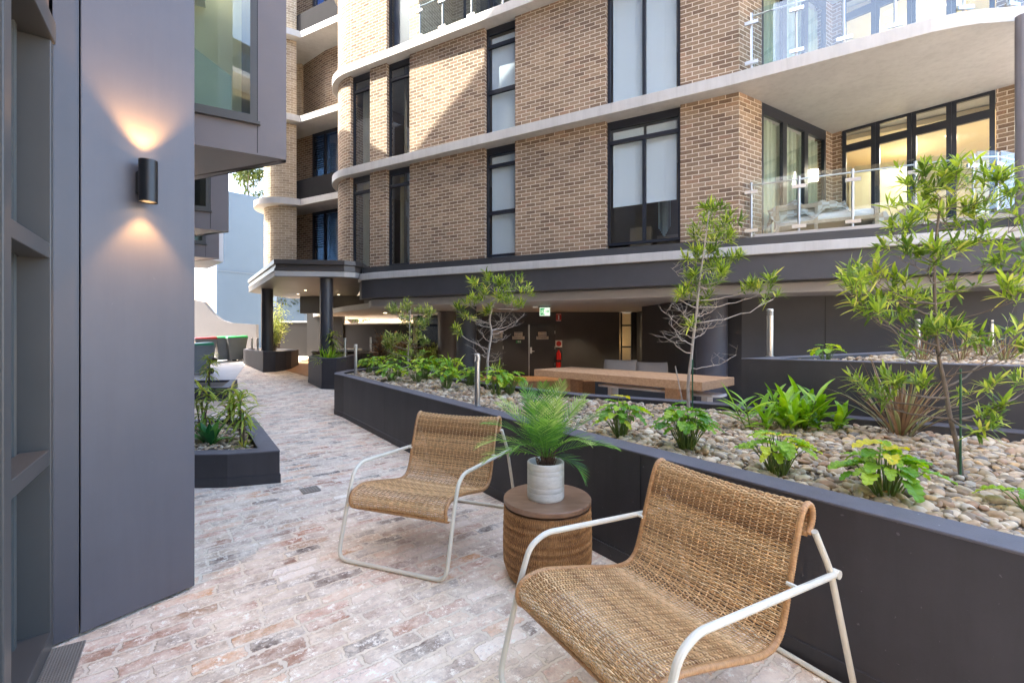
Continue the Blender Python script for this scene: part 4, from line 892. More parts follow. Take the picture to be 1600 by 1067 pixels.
# ------------------------------------------------------------------ drum side table
TX, TY = .215, 2.78
tb = empty('wicker_side_table', 'round wicker drum side table with a brown wooden top between the two chairs', 'side table', loc=(TX,TY,.002))
def drum_r(z): return .256 + .006*math.sin(PI*min(1,z/.42)) - .03*max(0, (.10-z)/.10)**1.3 + .0065*abs(math.sin(z*PI/.036))
V = MB(); NV = 250; zs = [.012+.41*k/54 for k in range(55)]
for k in range(NV):
    a = 2*PI*k/NV; ca, sa = math.cos(a), math.sin(a); w = (1 if k % 2 else -1)*.0015
    V.tube([((drum_r(z)+w*math.cos(z*PI/.036))*ca, (drum_r(z)+w*math.cos(z*PI/.036))*sa, z) for z in zs], .0024, 4, cap=False)
V.attr = [min(1,max(0,.26+.13*math.sin(((i//4)%54)*.9)+.10*math.sin((i//216)*.11)+random.gauss(0,.10))) for i in range(len(V.f))]
M['rattan_drum'] = attr_mat('drum_rattan_strand', [(0,(.30,.14,.05)),(.35,(.54,.29,.115)),(.7,(.72,.43,.19)),(1,(.88,.60,.31))], .42, scale=40, mott=.8)
wv = V.build('woven_drum', M['rattan_drum'], None, smooth=True); local(wv, tb)
m = MB(); m.lathe([(.20,.01),(.236,.012),(.252,.10),(.262,.2),(.262,.3),(.252,.42)], 48)
for k in range(12):
    z = .018+.036*k; m.tube([(math.cos(2*PI*j/48)*(drum_r(z)-.003), math.sin(2*PI*j/48)*(drum_r(z)-.003), z) for j in range(49)], .003, 5, cap=False)
o = m.build('drum_core', wood('dark_rattan_core', (.10,.045,.018), (.16,.08,.035)), None, smooth=True); local(o, tb)
m = MB(); m.lathe([(.0,.425),(.245,.425),(.25,.432),(.262,.434),(.266,.440),(.266,.460),(.262,.465),(.0,.4655)], 96, closed=True)
o = m.build('table_top', wood('brown_table_top', (.23,.125,.07), (.33,.195,.115), .38, (9,30,9)), None, smooth='auto'); local(o, tb)
# ------------------------------------------------------------------ potted palm
px_, py_ = .205, 2.77
pp = empty('potted_palm', 'small green palm in a weathered white cylindrical pot on the drum table', 'potted plant', loc=(px_,py_,.4685))
def pot_mat():
    m, t, b = new_mat('limewashed_pot'); b.inputs['Roughness'].default_value = .75
    tc = N(t, 'ShaderNodeTexCoord'); mp = N(t, 'ShaderNodeMapping'); mp.inputs['Scale'].default_value = (18,18,70); t.links.new(tc.outputs['Object'], mp.inputs[0])
    n1 = N(t, 'ShaderNodeTexNoise', Scale=1.0, Detail=8.0, Roughness=.75); t.links.new(mp.outputs[0], n1.inputs['Vector'])
    r = ramp(t, [(.27,(.12,.12,.11)),(.34,(.56,.55,.49)),(.6,(.70,.69,.62)),(.8,(.78,.78,.74))]); t.links.new(n1.outputs['Fac'], r.inputs[0]); t.links.new(r.outputs[0], b.inputs['Base Color'])
    bp = N(t, 'ShaderNodeBump', Strength=.5, Distance=.003); t.links.new(n1.outputs['Fac'], bp.inputs['Height']); t.links.new(bp.outputs[0], b.inputs['Normal']); return m
m = MB(); NP = 150; zz = [0.004,.010,.014,.045,.048,.051,.075,.078,.081,.150,.153,.156,.175,.178,.181,.205,.214,.218]
rings = []
for z in zz:
    for k in range(NP):
        a = 2*PI*k/NP; g = .0011 if (k % 2 and (.012 < z < .215)) else 0; dz = -.0012 if z in (.048,.078,.153,.178) else 0
        rr = .112 - (.003 if z in (.004,.218) else 0) - g + dz; m.v.append((rr*math.cos(a), rr*math.sin(a), z))
for j in range(len(zz)-1):
    for k in range(NP):
        k2 = (k+1)%NP; m.f.append((j*NP+k, j*NP+k2, (j+1)*NP+k2, (j+1)*NP+k))
m.lathe([(.109,.218),(.100,.218),(.097,.212),(.097,.15),(.0,.15)], NP, closed=True); m.lathe([(.0,.0),(.109,.0),(.109,.0045)], 60, closed=True)
o = m.build('pot', pot_mat(), None, smooth='auto'); local(o, pp)
m = MB(); rng = random.Random(4)
for k in range(170):
    a = rng.uniform(0,6.28); r = rng.uniform(.0,.045); h = rng.uniform(.07,.13); x, y = r*math.cos(a), r*math.sin(a)
    m.tube([(x,y,.15),(x*1.1+rng.uniform(-.01,.01),y*1.1,.15+h*.5),(x*1.5+rng.uniform(-.02,.02),y*1.5+rng.uniform(-.02,.02),.15+h)], [.004,.003,.001], 4)
o = m.build('fibrous_trunk', wood('palm_fibre', (.07,.035,.02), (.17,.10,.055), .9, (50,50,50)), None); local(o, pp)
M['palm'] = attr_mat('palm_leaflet', [(0,(.035,.11,.035)),(.35,(.08,.22,.035)),(.7,(.17,.36,.05)),(1,(.44,.55,.16))], .38, trans=.35, scale=25, mott=.5)
def blade(m, p, d, up, L, w, droop, segs=4, fold=.25, prof_=None, rnd=None, twist=0):
    """leaf blade starting at p along d with curvature; adds faces and attr"""
    p = Vector(p); d = Vector(d).normalized(); up = Vector(up); side = d.cross(up)
    side = side.normalized() if side.length > 1e-4 else d.orthogonal().normalized(); rows = []
    i = len(m.v); f0 = len(m.f)
    for k in range(segs+1):
        t = k/segs; ww = w*(prof_(t) if prof_ else math.sin(PI*min(1,(.08+.92*t)))**.75 if t < 1 else 0); nn = side.cross(d)
        if k == segs: m.v.append(tuple(p)); 
        else: m.v += [tuple(p+side*ww*.5+nn*ww*fold*.5), tuple(p), tuple(p-side*ww*.5+nn*ww*fold*.5)]
        d = (d + Vector((0,0,-1))*droop/segs).normalized(); side = (side - d*side.dot(d)).normalized(); p = p + d*(L/segs)
    for k in range(segs-1):
        a = i+3*k; m.f += [(a,a+1,a+4,a+3),(a+1,a+2,a+5,a+4)]
    a = i+3*(segs-1); m.f += [(a,a+1,a+3),(a+1,a+2,a+3)]
    m.attr += [random.random() if rnd is None else rnd]*(len(m.f)-f0)
rng = random.Random(11)
def frond(m, az, el, L, droop, seed):
    rr = random.Random(seed); d = Vector((math.cos(az)*math.cos(el), math.sin(az)*math.cos(el), math.sin(el))); p = Vector((math.cos(az)*.018, math.sin(az)*.018, .245)); n = 24; pts = []; ds = []
    for k in range(n+1):
        pts.append(p.copy()); ds.append(d.copy()); p = p + d*(L/n); d = (d + Vector((0,0,-1))*droop/n*(.4+1.2*k/n)).normalized()
    m.tube(pts, [.0032*(1-.75*k/n) for k in range(n+1)], 5); m.attr += [.55]*(len(m.f)-len(m.attr))
    base = rr.uniform(.15,.75)
    for k in range(4, n+1):
        t = (k-4)/(n-4); ll = .150*(math.sin(PI*(.20+.72*t))**.8)
        dd = ds[k]; s = dd.cross(Vector((0,0,1))); s = s.normalized() if s.length > .1 else Vector((math.sin(az),-math.cos(az),0)); u = s.cross(dd)
        for sg in (1,-1):
            for h in (0,):
                q = pts[k] + dd*(L/n*h); v = (dd*(.50+.75*t) + s*sg*(1-.25*t) + u*.28).normalized()
                blade(m, q, v, u, ll*rr.uniform(.78,1.05), .0074, rr.uniform(.1,.4), 3, .5, None, min(1,max(0,base-.1+rr.gauss(0,.13)+.45*t)))
m = MB()
for k, (az, el, L, dr) in enumerate([(95,80,.43,.5),(50,74,.46,.6),(130,72,.46,.7),(15,64,.43,.7),(165,62,.43,.8),(-70,74,.38,.7),(-115,72,.38,.8),(0,52,.42,.9),(178,48,.42,1.1),(250,60,.34,1.2),
        (187,36,.42,1.3),(200,22,.38,1.0),(-4,26,.42,.9),(-18,8,.26,2.0),(215,50,.28,1.9),(330,50,.30,1.5),(75,62,.46,.7),(110,60,.46,.7),(35,58,.44,.9),(150,56,.44,.9),(-90,60,.36,.9)]):
    frond(m, R(az), R(el), L, dr, 100+k)
m.attr += [.5]*(len(m.f)-len(m.attr)); o = m.build('fronds', M['palm'], None, smooth=False); local(o, pp)
# ================================================================== WALL LAMP
lc = Vector((-1.955+.045,2.395-.03)); u_ = (A2-A1).normalized(); nn_ = Vector((u_.y,-u_.x)); c_ = A1 + u_*((Vector((-1.9,2.45))-A1).dot(u_))
kx = (222-800)/FP; # pillar point at photo column 222
s_ = (kx*A1.y - A1.x)/(u_.x - kx*u_.y); wp = A1 + u_*s_; lp = wp + nn_*.075
zc = EYE - (284-HZ)/FP*lp.y; hh = .108
wl = empty('wall_lamp', 'black cylindrical up and down wall lamp glowing on the charcoal pillar', 'wall lamp', loc=(wp.x,wp.y,zc))
m = MB(); m.lathe([(.034,zc-hh+.004),(.038,zc-hh),(.0405,zc-hh),(.0405,zc+hh),(.038,zc+hh),(.034,zc+hh-.004),(.034,zc+hh-.035),(.001,zc+hh-.035)], 40, Matrix.Translation((lp.x,lp.y,0)), True); m.lathe([(.034,zc-hh+.004),(.034,zc-hh+.035),(.001,zc-hh+.035)], 40, Matrix.Translation((lp.x,lp.y,0)), True)
m.build('body', M['black'], wl, smooth='auto')
m = MB(); q = [wp+u_*.028, wp-u_*.028, wp-u_*.028+nn_*.045, wp+u_*.028+nn_*.045]; m.prism([tuple(p) for p in q], zc-.055, zc+.055); m.build('bracket', M['black'], wl)
for sg in (1,-1):
    m = MB(); zz1 = zc+sg*(hh-.03); m.cyl(lp.x, lp.y, min(zz1,zz1-sg*.004), max(zz1,zz1-sg*.004), .031, 24); m.build('bulb_lens', M['lampglow'], wl)
    ld = bpy.data.lights.new('lamp_beam', 'SPOT'); ld.energy = 7.5 if sg > 0 else 3.6; ld.color = (1,.52,.17); ld.spot_size = R(80); ld.spot_blend = .6; ld.shadow_soft_size = .018
    lo = bpy.data.objects.new('lamp_beam', ld); S.collection.objects.link(lo); lo.location = (lp.x, lp.y, zc+sg*(hh-.012)); lo.rotation_euler = (0 if sg < 0 else PI, 0, 0); lo.parent = wl; lo.matrix_parent_inverse = Matrix.Translation(wl.location).inverted()
# ================================================================== drains
def grate(name, label, o, ux, uy, L, W_, n1, n2, z, bar=.003):
    o = Vector(o); ux = Vector(ux).normalized(); uy = Vector(uy).normalized(); r = empty(name, label, 'drain grate', loc=(o.x,o.y,z))
    def q(a, b): p = o + ux*a + uy*b; return (p.x, p.y)
    m = MB(); m.prism([q(0,0),q(L,0),q(L,W_),q(0,W_)], z-.003, z+.0015); m.build('pit', M['black'], r)
    m = MB()
    for k in range(n1+1): a = L*k/n1; m.prism([q(a-bar/2,0),q(a+bar/2,0),q(a+bar/2,W_),q(a-bar/2,W_)], z+.002, z+.008)
    for k in range(n2+1): b = W_*k/n2; m.prism([q(0,b-bar/2),q(L,b-bar/2),q(L,b+bar/2),q(0,b+bar/2)], z+.0025, z+.0085)
    m.build('grille', paint(name+'_steel', (.42,.37,.31), .5, .2, .1, metal=.4), r)
g0 = PZ(81,1017,0); g1 = PZ(134,1003,0); g2 = PZ(66,1040,0)
dg = Vector((g1.x-g0.x, g1.y-g0.y)); dd_ = Vector((.5755,-.818))
grate('drain_grate', 'long rectangular steel drain grate at the foot of the window wall', (g0.x,g0.y), dg, dd_, dg.length, .75, 11, 60, .003)
g0 = PZ(468,765,0); grate('floor_waste', 'small square floor drain in the paving left of the farther chair', (g0.x,g0.y), (.784,.62), (.62,-.784), .15, .15, 6, 6, .003, .007)
# ================================================================== bollards
def bollard(x, y, z0, h, r, label):
    b = empty('bollard_light', label, 'bollard', group='stainless bollard lights on the planters', loc=(x,y,z0))
    m = MB(); m.lathe([(.0,0),(r*1.25,0),(r*1.25,.006),(r,.0065),(r,h*.86)], 24, closed=True); local(m.build('post', M['steel'], None, smooth='auto'), b)
    m = MB(); m.lathe([(r*.8,h*.86),(r*.8,h*.955)], 20, closed=True); local(m.build('lens', paint('bollard_lens', (.30,.29,.27), .3, .1, 0), None, smooth='auto'), b)
    m = MB(); m.lathe([(.0,h*.955),(r,h*.955),(r,h-.004),(r-.004,h),(.0,h)], 24, closed=True)
    for a in (0,90,180,270): m.box(r*.8-.001,-.004,h*.855,r*.99,.004,h*.96, Matrix.Rotation(R(a+30),4,'Z'))
    local(m.build('cap', M['steel'], None, smooth='auto'), b); return b
bx = lambda px, py, z: PZ(px, py, z)
for (px, py, z, top, r, lab) in ((746,634,.74,553,.028,'stainless bollard light standing behind the farther lounge chair'),(556,584,.74,538,.030,'stainless bollard light at the far tip of the long planter'),
        (1203,557,1.22,483,.032,'stainless bollard light on the left end of the taller planter block'),(1434,547,1.22,499,.03,'stainless bollard light behind the near slim tree on the taller block'),(1549,545,1.22,500,.03,'stainless bollard light at the far right of the taller block')):
    p = bx(px, py, z); bollard(p.x, p.y, z+.001, (py-top)/FP*p.y, r, lab)
for (x, y, z, h, lab) in ((-4.42,12.05,.886,.50,'stainless bollard light in the curved planter by the nearer canopy column'),(-4.75,15.3,.886,.50,'reddish lit slim bollard behind the curved planter'),(-8.55,15.3,.946,.42,'slim bollard light left of the farther canopy column'),(-9.2,16.1,.946,.42,'slim bollard light at the left end of the rounded planter')):
    bollard(x, y, z, h, .03, lab)
# ================================================================== communal table, bench, cushions
A_, D_, B_ = Vector((.456,9.39)), Vector((2.845,6.81)), Vector((1.41,10.05)); ld_ = (D_-A_).normalized(); sd_ = Vector((-ld_.y, ld_.x)); Lt = (D_-A_).length
def tq(a, b): p = A_ + ld_*a + sd_*b; return (p.x, p.y)
ct = empty('communal_table', 'long chunky timber table behind the pebble bed', 'table', loc=(A_.x+1.6,A_.y-1.0,0))
m = MB(); m.prism([tq(0,0),tq(Lt,0),tq(Lt,1.2),tq(0,1.2)], .615, .75); m.build('table_top', M['timber'], ct, bevel=.006)
for (a, b) in ((.55,.12),(.55,.50),(2.85,.12),(2.85,.50)):
    m = MB(); m.prism([tq(a,b),tq(a+.22,b),tq(a+.22,b+.12),tq(a,b+.12)], -.3, .614); m.build('leg', M['timber'], ct)
bn_ = empty('white_bench', 'long white bench seat tucked under the timber table', 'bench', loc=(2.8,9.0,0))
m = MB(); m.prism([tq(1.0,.82),tq(3.3,.82),tq(3.42,.9),tq(3.42,1.16),tq(1.0,1.16)], .42, .47); m.build('seat', M['white'], bn_, bevel=.02)
for a in (1.2,3.1): 
    m = MB(); m.prism([tq(a,.88),tq(a+.1,.88),tq(a+.1,1.1),tq(a,1.1)], -.3, .419); m.build('leg', M['white'], bn_)
def cushion(cx, cy, z, w, h, rz, lab):
    m = MB(); nx, nz = 14, 12; t = .09
    for side in (1,-1):
        b = len(m.v)
        for i in range(nx+1):
            for j in range(nz+1):
                u, v = i/nx*2-1, j/nz*2-1; bulge = (1-u**4)*(1-v**4); pinch = 1-.05*(1-abs(u)**2)*abs(v)
                m.v.append((u*w/2*(1-.06*v*v), side*t*bulge**.6+.04*v, h/2*v*pinch+h/2))
        for i in range(nx):
            for j in range(nz):
                a = b+i*(nz+1)+j; m.f.append((a,a+nz+1,a+nz+2,a+1))
    o = m.build('cushion', M['taupe'], None, smooth=True); o.location = (cx,cy,z); o.rotation_euler = (R(-12),0,rz); return tag(o, lab, 'cushion', 'taupe back cushions')
M['taupe'] = paint('taupe_cushion_fabric', (.36,.31,.26), .9, .08, .5, 300)
so = empty('dark_sofa', 'low dark sofa frame holding two taupe cushions behind the table', 'sofa', loc=(3.1,10.6,0))
m = MB(); Mx = Matrix.Translation((3.0,10.6,0))@Matrix.Rotation(R(-20),4,'Z'); m.box(-1.0,-.4,-.3,1.1,.45,.40,Mx); m.box(-1.0,.30,.40,1.1,.45,.58,Mx); m.build('base', M['clad_dark'], so, bevel=.02)
cushion(2.52,10.55,.50,.78,.40,R(-14),'taupe cushion at the left, overlapping the timber table top edge'); cushion(3.15,10.30,.48,.72,.38,R(-22),'taupe cushion at the right, nearer the dark column')
m = MB(); m.lathe([(.0,.0),(.19,.0),(.19,.02),(.05,.06),(.05,.55),(.19,.60),(.52,.61),(.52,.66),(.0,.66)], 40, closed=True)
o = m.build('round_table', M['slab'], None, smooth='auto'); o.location = (-5.55,15.2,gz(-5.55,15.2)); tag(o, 'pale round pedestal table under the entrance canopy', 'table')
m = MB(); m.box(-1.0,-.3,0,1.0,.3,.36); m.box(-1.0,-.36,.36,1.0,.36,.44); o = m.build('canopy_bench', M['clad_dark'], None, bevel=.01); o.location = (-6.4,17.0,gz(-6.4,17)); o.rotation_euler = (0,0,R(-12)); tag(o, 'dark low bench against the wall under the canopy', 'bench')
# ================================================================== balcony daybed
db = empty('daybed', 'pale timber daybed with white mattress on the first floor balcony', 'daybed', loc=(6.0,8.9,3.302))
Mx = Matrix.Translation((5.75,8.72,3.302))@Matrix.Rotation(R(-27),4,'Z')
M['ash'] = wood('ash_timber', (.42,.31,.20), (.55,.42,.28))
m = MB(); m.box(-.62,-.32,.22,.95,.36,.28,Mx); m.build('frame', M['ash'], db)
for (x, y, h) in ((-.62,-.32,.62),(-.62,.31,.62),(.0,-.32,.60),(.90,-.32,.48),(.90,.31,.48)):
    m = MB(); m.box(x,y,0,x+.055,y+.05,h,Mx); m.build('leg', M['ash'], db)
m = MB(); m.box(-.60,-.315,.52,.0,-.275,.60,Mx); m.build('backrest', M['ash'], db)
m = MB(); m.box(-.56,-.27,.281,.90,.31,.42,Mx); m.build('mattress', M['white'], db, bevel=.04)
def drape(cx, cy, z, lx, ly, rz, lab, seed, parent=None):
    m = MB(); rng = random.Random(seed); nx, nyy = 34, 18; ph = [rng.uniform(0,6) for _ in range(6)]
    for i in range(nx+1):
        for j in range(nyy+1):
            u, v = i/nx, j/nyy; x = (u-.5)*lx; y = (v-.5)*ly; edge = max(0,abs(v-.5)-.30)*1.1
            m.v.append((x+.03*math.sin(v*9+ph[0]), y*(1-.3*max(0,abs(v-.5)-.3)), .05*math.sin(u*14+ph[1]+2*v)+.035*math.sin(u*27+v*9+ph[2])+.05*math.sin(v*11+ph[3]+u*5)+.06-edge*1.0))
    for i in range(nx):
        for j in range(nyy): a = i*(nyy+1)+j; m.f.append((a,a+nyy+1,a+nyy+2,a+1))
    o = m.build('blanket', M['blanket'], None, smooth=True); o.location = (cx,cy,z); o.rotation_euler = (0,0,rz); sm = o.modifiers.new('thick','SOLIDIFY'); sm.thickness = .012; return tag(o, lab, 'blanket')
def check_mat():
    m, t, b = new_mat('checked_blanket'); b.inputs['Roughness'].default_value = .95; tc = N(t, 'ShaderNodeTexCoord'); ck = N(t, 'ShaderNodeTexChecker', Scale=9.0); ck.inputs[1].default_value = (.62,.58,.50,1); ck.inputs[2].default_value = (.46,.38,.28,1)
    t.links.new(tc.outputs['Object'], ck.inputs[0]); t.links.new(ck.outputs[0], b.inputs['Base Color']); return m
M['blanket'] = check_mat()
bl = Mx @ Vector((-.1,0,.55)); drape(bl.x, bl.y, bl.z, 1.25, .75, R(-27), 'crumpled beige checked blanket thrown over the balcony daybed', 3)
bl = Mx @ Vector((1.25,0,.1)); drape(bl.x, bl.y, bl.z+.12, .7, .7, R(-27), 'crumpled beige blanket heap beside the daybed on the balcony floor', 5)
# ================================================================== bins
def bin_(x, y, s, lid, label, rz=0, lc=(.02,.28,.06)):
    z = gz(x, y); b = empty('wheelie_bin', label, 'bin', group='wheelie bins by the white wall', loc=(x,y,z), rz=rz)
    m = MB(); w0, w1, d0, d1, h = .23*s,.29*s,.25*s,.34*s,.93*s
    for (zz, w, d) in ((.06*s,w0,d0),(h*.9,w1,d1),(h*.9,w1+.02,d1+.02),(h*.95,w1+.02,d1+.02)): m.v += [(-w,-d,zz),(w,-d,zz),(w,d,zz),(-w,d,zz)]
    m.f.append((3,2,1,0))
    for r in range(3):
        for k in range(4): m.f.append((4*r+k,4*r+(k+1)%4,4*(r+1)+(k+1)%4,4*(r+1)+k))
    m.f.append((12,13,14,15)); local(m.build('body', paint('bin_plastic', (.16,.17,.17), .45, .15, .1), None, bevel=.012), b)
    m = MB(); m.v = [(-w1-.03,-d1-.04,h*.955),(w1+.03,-d1-.04,h*.955),(w1+.03,d1+.02,h*.955),(-w1-.03,d1+.02,h*.955),(-w1,-d1,h),(w1,-d1,h),(w1,d1,h*1.05),(-w1,d1,h*1.05)]
    m.f = [(3,2,1,0),(4,5,6,7),(0,1,5,4),(1,2,6,5),(2,3,7,6),(3,0,4,7)]; local(m.build('lid', paint('bin_lid', lc, .4, .08, 0), None, bevel=.01), b)
    m = MB()
    for sx in (-1,1): m.lathe([(.10*s,-.025),(.10*s,.025)], 16, Matrix.Translation((sx*(w0+.02),d0+.02,.10*s))@Matrix.Rotation(R(90),4,'Y'))
    local(m.build('wheel', M['black'], None), b)
for (px, d, lab, lc) in ((350,17.4,'grey wheelie bin with bright green lid, leftmost of the pair by the white wall',(.03,.42,.10)),(367,17.5,'grey wheelie bin with bright green lid, rightmost of the pair by the white wall',(.03,.42,.10)),
        (318,16.8,'grey wheelie bin with a red lid beside the timber bin store',(.45,.04,.03)),(308,13.8,'dark green lidded bin nearest the left building',(.02,.20,.08))):
    x = (px-800)/FP*d; bin_(x, d, 1.0, lc, lab, R(-38), lc)
# ================================================================== VEGETATION
def leafmat(name, dark, mid, lite, yel=None, trans=.35, rough=.4):
    st = [(0,dark),(.45,mid),(.88,lite)] + ([(1,yel)] if yel else []); return attr_mat(name, st, rough, trans, scale=18, mott=.45)
M['leaf_tree'] = leafmat('lance_leaf', (.09,.16,.025), (.25,.36,.045), (.52,.60,.09), (.66,.64,.14))
M['leaf_small'] = leafmat('shrub_leaf', (.12,.19,.05), (.30,.37,.09), (.56,.60,.18), (.66,.64,.26))
M['leaf_phil'] = leafmat('lobed_leaf', (.06,.18,.02), (.15,.34,.03), (.38,.54,.05), (.66,.58,.05), .35, .32)
M['leaf_ging'] = leafmat('strap_leaf', (.10,.22,.02), (.22,.42,.03), (.45,.60,.06), (.62,.68,.14), .3, .3)
M['leaf_flax'] = attr_mat('flax_blade', [(0,(.14,.085,.045)),(.35,(.27,.16,.08)),(.55,(.36,.25,.12)),(.7,(.22,.24,.08)),(1,(.52,.50,.24))], .4, .2, scale=14, mott=.5)
M['leaf_red'] = attr_mat('bronze_leaf', [(0,(.10,.05,.03)),(.5,(.22,.12,.06)),(1,(.30,.22,.10))], .5, .25, scale=14, mott=.5)
M['leaf_cane'] = leafmat('cane_leaf', (.09,.18,.03), (.27,.36,.05), (.55,.56,.10), (.62,.50,.15))
M['leaf_broad'] = leafmat('broad_leaf', (.02,.10,.03), (.04,.19,.04), (.12,.30,.06), None, .25, .28)
M['bark'] = paint('grey_bark', (.16,.125,.095), .9, .25, .8, 120, vscale=14)
M['bark_pale'] = paint('pale_twig_bark', (.42,.36,.30), .85, .2, .5, 120, vscale=14)
M['stake'] = paint('green_garden_stake', (.02,.09,.04), .5, .1, 0)
def lance(m, p, d, L, w, rng, rnd):
    blade(m, p, d, Vector((rng.uniform(-.4,.4), rng.uniform(-.4,.4), 1)), L, w, rng.uniform(.0,.6), 4, .3, lambda t: math.sin(PI*min(.999,(.10+.9*t)))**.9, rnd)
def bez(a, b, bend, n, rng, wob=.0):
    a = Vector(a); b = Vector(b); c = (a+b)/2 + Vector(bend); out = []
    for k in range(n+1):
        t = k/n; q = a*(1-t)**2 + c*2*t*(1-t) + b*t*t
        if 0 < k < n: q += Vector((rng.uniform(-1,1), rng.uniform(-1,1), rng.uniform(-1,1)))*wob
        out.append(q)
    return out
def guided_tree(name, label, cat, trunk, r0, r1, clusters, leafL, leafW, seed, mat, barkmat='bark', bare=(), twigs=5, per=7, group=None, trunk_extra=()):
    """trunk: list of points; clusters: (point, radius, leafiness); bare: leafless twig targets"""
    rng = random.Random(seed); T = [Vector(p) for p in trunk]; root = empty(name, label, cat, group, loc=tuple(T[0]))
    wood_ = MB(); lf = MB(); m = len(T)
    path, L = smooth_path([tuple(p) for p in T], 28); path = [Vector(p) for p in path]
    wood_.tube(path, [r0+(r1-r0)*k/27 for k in range(28)], 8)
    def start_for(t):
        best = None
        for k in range(6, 28):
            p = path[k]; dz = t.z - p.z; dist = (t-p).length
            if dist < 1e-3: continue
            sc = dist + abs(dz/dist - .62)*.55*dist + (.6 if dz < 0.02 else 0)
            if best is None or sc < best[0]: best = (sc, k)
        return best[1]
    nodes = []
    def twig(p0, p1, ra, rb, leaves, tipn):
        pts = bez(p0, p1, (rng.uniform(-.03,.03), rng.uniform(-.03,.03), -.12*(p1-p0).length*rng.uniform(.0,1.0)), 6, rng, (p1-p0).length*.02)
        wood_.tube(pts, [ra+(rb-ra)*k/6 for k in range(7)], 5)
        if leaves:
            d = (pts[-1]-pts[-3]).normalized(); base = rng.uniform(.0,.8)
            for k in range(tipn):
                a = k*2.4 + rng.uniform(-.3,.3); s = d.orthogonal().normalized(); s2 = d.cross(s); o = s*math.cos(a)+s2*math.sin(a); f = .45+.9*(k/tipn)
                q = pts[-1] - d*(leafL*.55*(1-k/tipn)) ; ll = leafL*rng.uniform(.6,1.12)
                lance(lf, q, (o*1.0 + d*f + Vector((0,0,.25))).normalized(), ll, leafW*rng.uniform(.75,1.15)*(ll/leafL)**.5, rng, min(1,max(0,base+rng.gauss(0,.28))))
            for k in range(int(tipn*.7)):
                q = pts[rng.randint(2,5)]; o = Vector((rng.uniform(-1,1), rng.uniform(-1,1), rng.uniform(-.2,1))).normalized(); ll = leafL*rng.uniform(.5,1.0)
                lance(lf, q, (o+d*.6).normalized(), ll, leafW*.85*(ll/leafL)**.5, rng, min(1,max(0,base-.12+rng.gauss(0,.2))))
        return pts
    for (c, rad, leafy) in clusters:
        c = Vector(c); k = start_for(c); p0 = path[k]; rr = (r0+(r1-r0)*k/27)*.6
        c0 = c - Vector((0,0,rad*.5)); main = bez(p0, c0, (rng.uniform(-.03,.03), rng.uniform(-.03,.03), -.10*(c0-p0).length), 9, rng, (c0-p0).length*.012)
        wood_.tube(main, [max(.0015, rr*(1-.7*j/9)) for j in range(10)], 6)
        nt_ = max(3, int(twigs*leafy))
        for j in range(nt_):
            q0 = main[rng.randint(6,9)]; dirn = Vector((rng.uniform(-1,1), rng.uniform(-1,1), rng.uniform(-.35,1))).normalized(); q1 = c + dirn*rad*rng.uniform(.45,1.0)
            pts = twig(q0, q1, max(.0012, rr*.3), .0009, True, per)
            if rng.random() < .75:
                q2 = pts[3] + (Vector((rng.uniform(-1,1), rng.uniform(-1,1), rng.uniform(-.2,1))).normalized()*rad*.5); twig(pts[3], q2, .0014, .0008, True, per)
    for (c, rad) in bare:
        c = Vector(c); k = start_for(c); p0 = path[k]; rr = (r0+(r1-r0)*k/27)*.45
        main = bez(p0, c, (0,0,-.18*(c-p0).length), 8, rng, .012); wood_.tube(main, [max(.0012, rr*(1-.75*j/8)) for j in range(9)], 5)
        for j in range(7):
            q0 = main[rng.randint(3,8)]; q1 = q0 + Vector((rng.uniform(-1,1), rng.uniform(-1,1), rng.uniform(-.1,1))).normalized()*rad*rng.uniform(.5,1)
            pts = twig(q0, q1, .0022, .0009, False, 0)
            q2 = pts[4] + Vector((rng.uniform(-1,1), rng.uniform(-1,1), rng.uniform(-.2,.9))).normalized()*rad*.45; twig(pts[4], q2, .0015, .0007, False, 0)
    wood_.build('trunk', M[barkmat], root, smooth=True); lf.build('crown', M[mat], root); return root
def cl(px, py, d, rad_px, leafy=1.0): return (P(px, py, d), rad_px/FP*d, leafy)
# near slim tree, right
tC = [PZ(1503,752,.66)]; d0 = tC[0].y
tC = [tC[0], P(1496,700,d0), P(1484,650,d0+.01), P(1476,600,d0+.02), P(1466,555,d0+.03), P(1462,500,d0+.04), P(1460,440,d0+.03), P(1462,380,d0+.02), P(1470,310,d0)]
rc = random.Random(21)
CC = []
for (x, y, r, l) in [(1395,345,34,1.1),(1420,290,34,1.2),(1455,275,32,1.1),(1500,272,36,1.2),(1545,290,34,1.1),(1580,300,32,1.0),(1440,330,36,1.2),(1490,330,38,1.2),(1540,345,34,1),(1405,385,30,1),(1455,390,30,.8),(1505,380,34,1.1),(1560,385,32,1),
                     (1310,430,26,.9),(1340,440,28,1.1),(1372,425,28,1.1),(1395,450,28,1),(1360,475,26,.9),(1400,490,26,.9),(1430,470,24,.8),(1470,470,24,1),(1495,440,26,.9),(1590,450,28,1.1),(1600,400,30,1),(1440,520,24,.8),(1480,515,26,.9),(1400,540,22,.7),(1535,520,26,.8),(1580,540,30,.9),(1620,480,30,1),(1610,330,34,1),
                     (1345,600,22,.7),(1390,590,24,.9),(1375,620,20,.7),(1430,600,22,.8),(1540,600,26,.7),(1560,640,24,.6),(1530,660,20,.5),(1610,590,24,.8)]:
    CC.append(cl(x, y, d0+rc.uniform(-.25,.32), r*1.25, l))
guided_tree('young_tree', 'tall slender young tree with lance shaped leaves at the near right of the pebble bed', 'tree', tC, .0125, .005, CC, .090, .0160, 5, 'leaf_tree', 'bark', twigs=5.2, per=6)
